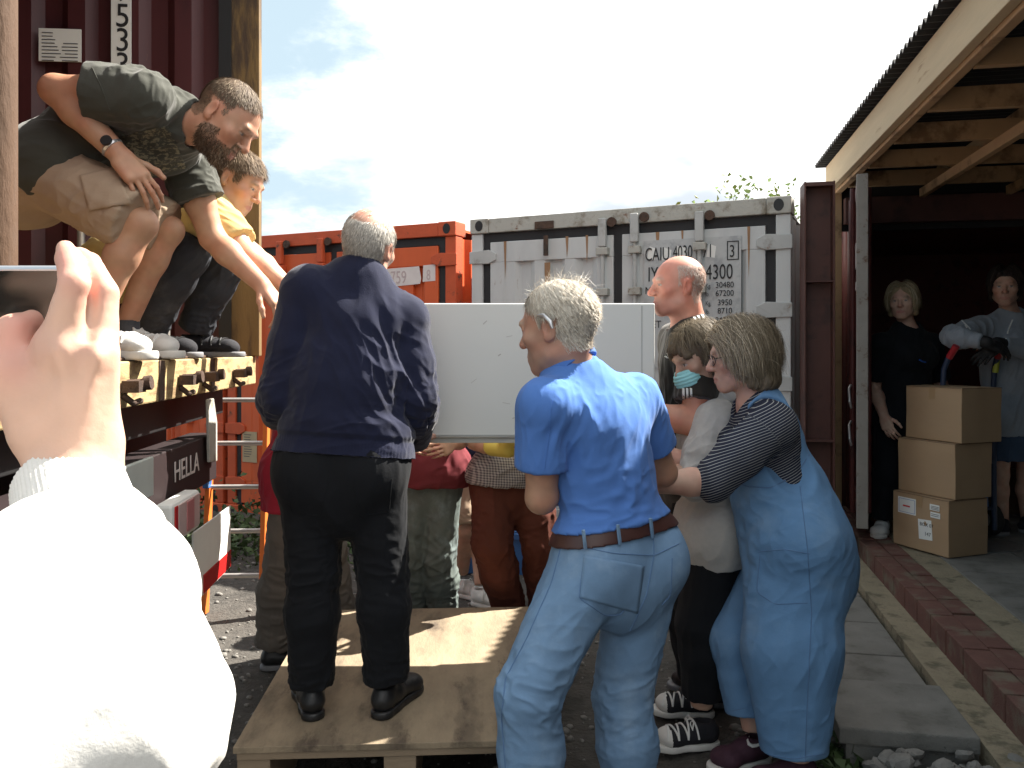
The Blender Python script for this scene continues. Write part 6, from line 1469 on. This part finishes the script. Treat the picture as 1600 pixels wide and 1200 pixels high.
def hoodie_woman():
    J = dict(nb=W(1578, 492, 5.52), shR=W(1534, 512, 5.46), shL=W(1622, 516, 5.58), elR=W(1489, 526, 5.30), elL=W(1640, 556, 5.34), wrR=W(1538, 534, 5.14), wrL=W(1562, 536, 5.20), hipR=W(1560, 652, 5.52), hipL=W(1606, 652, 5.58),
             knR=W(1562, 742, 5.54), knL=W(1604, 742, 5.60), anR=W(1566, 814, 5.60), anL=W(1606, 812, 5.66))
    P = Person('dark haired woman in grey hoodie and denim skirt leaning on the hand truck', J, w=.95, h=.006, skin=(.50, .30, .22), bust=.02,
               hands=dict(R=dict(d=(.6, -.1, -.25), n=(-.1, -.6, .6), curl=.3), L=dict(d=(-.7, -.1, -.5), n=(.1, -.6, .6), curl=.35)))
    H = Head(W(1571, 446, 5.46), (-.52, -.84, -.14), (.02, 0, 1), 1.06, 1); hl = hairline(front=.08, back=-.07, side=-.02, top=.035)
    P.body(H, dict(neck=.050), dict(scalp=(.03, .022, .018), hairmask=lambda l: hl(l), lip=(.40, .16, .14)))
    bob(P, H, (.028, .020, .017), ((.06, .045, .035), .25), 2600, .10, .0)
    ht_al = lambda V: (V - J['shR']) @ unit(J['elR'] - J['shR'])
    o, T, V, Q = P.top(C['grey_blue_knit'], 1.93, e=.022, hem=.10, loose=.03, neck=.064, fold=[(None, 1, .008, (.3, 0, 1), .07, .3), (J['elR'], .15, .012, (0, 0, 1), .04, .2)], name='hoodie', h=.006, ew=.014)
    for i in range(3): seam(P, T, [(1500 + i * 4, 500 + i * 4 - 2), (1506 + i * 4, 508 + i * 4 - 4), (1510 + i * 4, 517 + i * 3 - 5)], .0045, C['white_lace'], 'sleeve_stripe', o)
    seam(P, T, [(1582, 500), (1576, 515), (1570, 535)], .005, C['white_lace'], 'drawstring', o)
    for x in (-1, 1):
        mb = MB(); mb.tube([q - P.base_at() for q in (J['nb'] + P.lat * x * .075 - P.fwd * .05, J['nb'] + P.lat * x * .082 + P.fwd * .02 - UPZ * .01, J['nb'] + P.lat * x * .04 + P.fwd * .085 - UPZ * .06)], [.03, .025, .014], 10); mb.build('hood', C['grey_blue_knit'], o, True)
    for a in 'LR':
        G = Field(); hand(G, J['wr' + a], P.hands[a]['d'] if 'd' in P.hands[a] else (1, 0, 0), P.hands[a].get('n', (0, -.6, .6)), side=(-1 if a == 'R' else 1), curl=.34, s=1.12, hr=1.15)
        d = unit(J['wr' + a] - J['el' + a]); G.rc(J['wr' + a] - d * .05, J['wr' + a] + d * .02, .040, .034, .02); P.cloth('glove', G, C['glove'], None, h=.005)
    F = Field(); P.torso(F, .02, low=.06, shoulders=False); P.butt(F, .02); mk = (J['knR'] + J['knL']) / 2
    F.rc(P.mH, mk + UPZ * .10, .19, .205, .05, ax=P.fh, fl=.75, capb=-.02); F.plane(P.mH + P.pu * .08, P.pu); F.plane(mk + UPZ * .08, -UPZ)
    P.cloth('skirt', F, C['blue_skirt'], [(None, 1, .008, (0, 0, 1), .08, .4)], h=.006)
    for a in 'LR': shoe(P.root, J['an' + a], J['an' + a] + A_(-.2, -.3, 0), .270, C['black_canvas'], C['grey_sole'], L=.255)

# ------------------------------------------------------------------ helpers half hidden behind the cabinet
def stander(label, J, topm, trm, skin=(.46, .27, .19), haircol=(.1, .07, .05), sleeve=.7, hem=.08, tr=None, shoes=('black_leather', 'grey_sole'), toes=None, tname='shirt', trname='trousers', hands=None, seed=1, attrs=None, hf=None, ea=.03, loose=.02, e=.018):
    P = Person(label, J, w=1.0, h=.006, skin=skin, hands=hands); f = P.fwd
    H = Head(J['head'], hf if hf is not None else f + A_(0, 0, -.5), A_(0, 0, 1) + f * .3, 1.0); hl = hairline()
    P.body(H, dict(neck=.056), dict(scalp=haircol, hairmask=lambda l: hl(l) * .9))
    add_hair(P, [strands('h', P.V, P.N, hl, cap_flow(), lambda l: np.full(len(l), .035), H, haircol, P.root, 1200, .004, 4, .1, .006, 1)])
    at = None if not attrs else dict(along=lambda V: V @ P.cu, across=lambda V: V @ P.lat + .3 * (V @ P.fwd))
    P.top(topm, sleeve, e=e, hem=hem, loose=loose, neck=.066, fold=[(None, 1, .007, (.3, 0, 1), .07, .3), (P.mH, .25, .010, (1, 0, .4), .05, .25)], name=tname, seed=seed, attrs=at)
    P.trousers(trm, .022, .032, ea, tr or 1.98, fold=[(None, 1, .006, (.1, 0, 1), .06, .35), (J['knL'], .2, .012, (1, 0, .5), .05, .22), (J['knR'], .2, .012, (1, 0, -.5), .05, .22), (J['anL'], .2, .012, (1, 0, .1), .04, .2), (J['anR'], .2, .012, (1, 0, -.1), .04, .2)], name=trname, seed=seed)
    for a in 'LR': shoe(P.root, J['an' + a], J['an' + a] + (toes or {}).get(a, f * .3), float(gz(*J['an' + a][:2])) + .004, C[shoes[0]], C[shoes[1]], lace=C['white_lace'] if shoes[0] == 'white_mesh' else None)
    return P

def hidden_helpers():
    stander('helper in red top and grey trousers mostly hidden behind navy jumper man', dict(head=W(505, 500, 3.95), nb=W(490, 560, 3.95), shR=W(474, 595, 3.78), shL=W(479, 595, 4.12), elR=W(472, 680, 3.74), elL=W(480, 680, 4.15), wrR=W(540, 690, 3.72), wrL=W(545, 690, 4.1),
            hipR=W(462, 750, 3.84), hipL=W(482, 748, 4.02), knR=W(446, 880, 3.86), knL=W(510, 860, 4.05), anR=W(430, 1008, 3.90), anL=W(535, 985, 4.10)), C['red'], C['grey_trouser'], hem=.13, haircol=(.3, .27, .24), tname='shirt', ea=.045, loose=.045)
    stander('helper in maroon shirt and grey green jeans lifting behind the cabinet', dict(head=W(690, 552, 4.12), nb=W(678, 575, 4.25), shR=W(628, 605, 4.22), shL=W(722, 605, 4.28), elR=W(622, 680, 4.1), elL=W(722, 685, 4.1), wrR=W(640, 690, 3.92), wrL=W(703, 695, 3.92),
            hipR=W(645, 745, 4.25), hipL=W(690, 745, 4.27), knR=W(637, 865, 4.20), knL=W(684, 868, 4.22), anR=W(640, 978, 4.26), anL=W(694, 976, 4.28)), C['maroon'], C['green_denim'], hem=.03, haircol=(.2, .15, .1), trname='jeans', loose=.035)
    stander('helper in cargo shorts and white trainers behind the cabinet', dict(head=W(752, 572, 4.9), nb=W(745, 590, 4.98), shR=W(712, 612, 4.92), shL=W(775, 612, 5.06), elR=W(705, 680, 4.8), elL=W(785, 680, 4.9), wrR=W(735, 690, 4.62), wrL=W(790, 690, 4.7),
            hipR=W(716, 728, 4.97), hipL=W(752, 728, 5.05), knR=W(728, 826, 4.88), knL=W(752, 830, 4.98), anR=W(722, 893, 5.06), anL=W(752, 914, 4.86)), C['navy'], C['khaki'], hem=-.03, tr=.92, shoes=('white_mesh', 'white_rubber'), toes=dict(R=A_(.28, -.2, 0), L=A_(.28, -.2, 0)), trname='shorts', skin=(.48, .28, .2))
    P = stander('helper in rust red trousers, checked shirt and yellow gloves behind cabinet', dict(head=W(815, 572, 4.0), nb=W(806, 585, 4.12), shR=W(760, 612, 4.1), shL=W(852, 612, 4.16), elR=W(745, 690, 4.0), elL=W(866, 690, 4.0), wrR=W(790, 702, 3.84), wrL=W(822, 702, 3.84),
            hipR=W(772, 752, 4.12), hipL=W(826, 754, 4.16), knR=W(768, 850, 4.02), knL=W(846, 852, 4.1), anR=W(800, 968, 4.18), anL=W(856, 968, 4.2)), C['gingham'], C['rust'], hem=.0, attrs=True, ea=.034, toes=dict(R=A_(.2, -.2, 0), L=A_(.2, -.2, 0)), hands=dict(R=dict(d=(.25, -.5, .3), n=(0, -.6, -.6), curl=.4), L=dict(d=(-.2, -.5, .3), n=(0, -.6, -.6), curl=.4)))
    for a in 'LR':
        G = Field(); k = P.hands[a]; hand(G, P.J['wr' + a], k['d'], k['n'], side=(-1 if a == 'R' else 1), curl=.4, s=1.14, hr=1.2); d = unit(P.J['wr' + a] - P.J['el' + a]); G.rc(P.J['wr' + a] - d * .09, P.J['wr' + a] + d * .02, .048, .036, .02); P.cloth('glove', G, C['yellow_glove'], None, h=.005)

# ------------------------------------------------------------------ neighbour filming with a phone (only hand and sleeve reach into the picture)
def phone_person():
    yh = .575
    J = dict(nb=A_(-.62, .10, 1.36), shL=A_(-.80, .02, 1.30), shR=A_(-.47, .22, 1.20), elL=A_(-.86, .16, 1.04), elR=W(206, 1125, .43), wrL=A_(-.62, .42, 1.30), wrR=W(112, 775, .57), hipL=A_(-.76, .0, .86), hipR=A_(-.58, .06, .86),
             knL=A_(-.76, .05, .46), knR=A_(-.58, .11, .46), anL=A_(-.76, .0, .09), anR=A_(-.58, .06, .09))
    P = Person('person in white sweatshirt at far left holding up a phone', J, w=.92, h=.005, skin=(.62, .40, .31), hands=dict(R=False, L=False))
    H = Head(A_(-.58, .16, 1.55), (.5, .85, -.1), (0, 0, 1), .97, 1); hl = hairline(back=-.08)
    def handp(F):
        q = lambda u, v, y=yh: W(u, v, y); m = yh / FPX        # metres per photo pixel at the hand
        F.rc(q(112, 820, .56), q(112, 705), 68 * m, 66 * m, .012, ax=A_(0, 1, 0), fl=.80)
        F.rc(q(112, 705), q(92, 640), 64 * m, 56 * m, .012, ax=A_(0, 1, 0), fl=.62)
        F.rc(q(88, 668), q(92, 552), 50 * m, 44 * m, .012, ax=A_(0, 1, 0), fl=.66); F.rc(q(137, 690), q(142, 556), 46 * m, 44 * m, .012, ax=A_(0, 1, 0), fl=.66)
        F.rc(q(60, 670), q(22, 590), 44 * m, 40 * m, .010, ax=A_(0, 1, 0), fl=.85); F.rc(q(26, 610, yh + .004), q(22, 520, yh + .012), 36 * m, 31 * m, .006); F.rc(q(24, 519, yh + .012), q(62, 500, yh + .030), 27 * m, 22 * m, .004)
        # index, then middle behind it
        F.rc(q(100, 548), q(118, 446, yh - .006), 40 * m, 23.5 * m, .008); F.rc(q(118, 446, yh - .006), q(108, 404, yh + .012), 23.5 * m, 19 * m, .003); F.rc(q(108, 404, yh + .012), q(102, 388, yh + .020), 19 * m, 14 * m, .003)
        F.rc(q(150, 552, yh + .006), q(162, 458, yh + .009), 33 * m, 23 * m, .004); F.rc(q(162, 458, yh + .009), q(140, 412, yh + .028), 23 * m, 18 * m, .002); F.rc(q(140, 412, yh + .028), q(124, 398, yh + .038), 18 * m, 14 * m, .002)
        F.rc(q(150, 560, yh + .016), q(160, 480, yh + .030), 32 * m, 23 * m, .006); F.rc(q(160, 480, yh + .030), q(126, 440, yh + .05), 22 * m, 17 * m, .003)
        F.rc(q(148, 585, yh + .022), q(150, 520, yh + .036), 28 * m, 19 * m, .006); F.rc(q(150, 520, yh + .036), q(116, 490, yh + .05), 18 * m, 14 * m, .003)
        # knuckles, tendons and the hollows between them
        F.el(q(104, 548, yh - .010), (17 * m, .010, 20 * m), None, .010); F.el(q(148, 552, yh - .008), (15 * m, .010, 18 * m), None, .010)
        F.rc(q(104, 552, yh - .016), q(112, 690, yh - .014), 6 * m, 5 * m, .012); F.rc(q(146, 560, yh - .014), q(124, 690, yh - .014), 5 * m, 5 * m, .012)
        F.rc(q(124, 540, yh - .026), q(122, 600, yh - .030), 7 * m, 8 * m, .012, 's')
        F.rc(q(38, 592, yh - .020), q(34, 520, yh - .012), 5 * m, 6 * m, .006, 's')
        F.rc(q(139, 530, yh - .012), q(143, 425, yh + .004), 2.5 * m, 4 * m, .007, 's')
        for dv in (-5, 3, 10): F.rc(q(108, 446 + dv, yh - .0185), q(128, 444 + dv, yh - .0185), 1.2 * m, 1.2 * m, .0025, 's')
        F.rc(q(124, 447, yh - .017), q(130, 447, yh - .017), 2 * m, 2 * m, .004, 's')
    P.body(H, dict(neck=.05), dict(scalp=(.1, .07, .05), hairmask=lambda l: hl(l) * .9))
    # the raised hand is sculpted finer and replaces the coarse forearm end
    G = Field(); handp(G); d = unit(J['wrR'] - J['elR']); G.rc(J['wrR'] - d * .12, J['wrR'] - d * .01, .034, .031, .015)
    V, Q = G.mesh(.0018); V = smooth(V, Q, 2); N = normals(V, Q); V = V + N * ((vn(V * 160) - .5) * .0005 + (vn(V * 45, 4) - .5) * .0008)[:, None]
    base = A_(.60, .385, .29); Cc = np.tile(base, (len(V), 1)); m = yh / FPX
    for (u, v, r, k) in ((104, 400, 34, .55), (124, 440, 26, .45), (35, 500, 40, .6), (150, 455, 24, .4), (150, 545, 26, .3), (100, 545, 26, .25), (40, 575, 36, .4), (128, 398, 25, .5), (8, 540, 40, .35)):
        c = W(u, v, yh); w_ = np.exp(-(((V - c) * A_(1, .5, 1)) ** 2).sum(1) / (r * m) ** 2)[:, None] * k; Cc = Cc * (1 - w_) + A_(.60, .24, .20) * w_
    Cc *= (1 + .12 * (vn(V * 60, 2) - .5))[:, None]
    nV = len(P.V); Va = np.concatenate([P.V, V]); Qa = np.concatenate([P.Q, Q + nV]); cb0 = np.tile(base, (nV, 1))
    old = P.bodyo; bpy.data.objects.remove(old); put('body', Va, Qa, SKIN, P.root, np.concatenate([H.paint(P.V, P.skin, scalp=(.1, .07, .05), hairmask=lambda l: hl(l) * .9), Cc]))
    bob(P, H, (.12, .08, .05), ((.2, .14, .09), .3), 1200)
    # sleeve with ribbed cuff
    F = Field(); P.torso(F, .03, low=.12, loose=.03); P.arm(F, 'L', .026, 1.95)
    a, b, c = J['shR'], J['elR'], J['wrR']; d2 = unit(c - b)
    F.rc(a, b, .064, .047, .010); F.rc(b, b + (c - b) * .5, .047, .050, .010); F.rc(b + (c - b) * .5, c - d2 * .062, .050, .043, .010); F.rc(c - d2 * .062, c - d2 * .046, .043, .036, .006, capb=0); F.rc(W(85, 935, .475), W(-150, 1090, .43), .048, .062, .045)
    F.rc(J['nb'], J['nb'] + A_(.05, .05, .2), .06, .08, .01, 's'); F.plane(P.mH - P.pu * .10, -P.pu, near=(P.mH, .4))
    P.cloth('sweatshirt', F, C['white_fleece'], [(None, 1, .004, (.3, .2, 1), .06, .25), (b + (c - b) * .4, .10, .0035, (1, .3, -.45), .045, .20), (b + UPZ * .01, .07, .004, (1, 0, .5), .04, .15)], 3, h=.0032, it=2)
    K = Field(); K.rc(c - d2 * .062, c + d2 * .012, .0385, .0360, .006, capb=0.0, capa=0.0); Vc, Qc = K.mesh(.0016); Vc = smooth(Vc, Qc, 2); Nc = normals(Vc, Qc)
    x = unit(np.cross(d2, A_(0, 1, 0))); y = np.cross(d2, x); ang = np.arctan2((Vc - c) @ y, (Vc - c) @ x); Vc = Vc + Nc * (.00045 * np.cos(ang * 64))[:, None]; put('cuff', Vc, Qc, C['white_fleece'], P.root)
    P.trousers(C['dark_denim'], .018, .024, .024, 1.97)
    for k in 'LR': shoe(P.root, J['an' + k], J['an' + k] + A_(.1, .3, 0), .0, C['white_mesh'], C['white_rubber'], L=.25)
    # phone held sideways
    t = empty('phone', W(-28, 493, .602), R(0), label='black smartphone held sideways in the raised hand at left', cat='phone'); k = .602 / FPX; hw, hh = 150 * k, 78 * k
    mb = MB(); mb.bx(-hw, hw, -.004, .004, -hh, hh); mb.build('casing', M['silver'], t, bevel=.003, seg=3)
    mb = MB(); mb.bx(-hw + .004, hw - .004, -.0046, -.0041, -hh + .0042, hh - .0042); mb.build('screen', M['glass_dark'], t)

DEV = None
for fn in (navy_man, polo_man, dungaree_woman, masked_woman, bald_man, bearded_man, young_man, black_woman, hoodie_woman, hidden_helpers, phone_person):
    if DEV is None or fn.__name__ in DEV: fn()
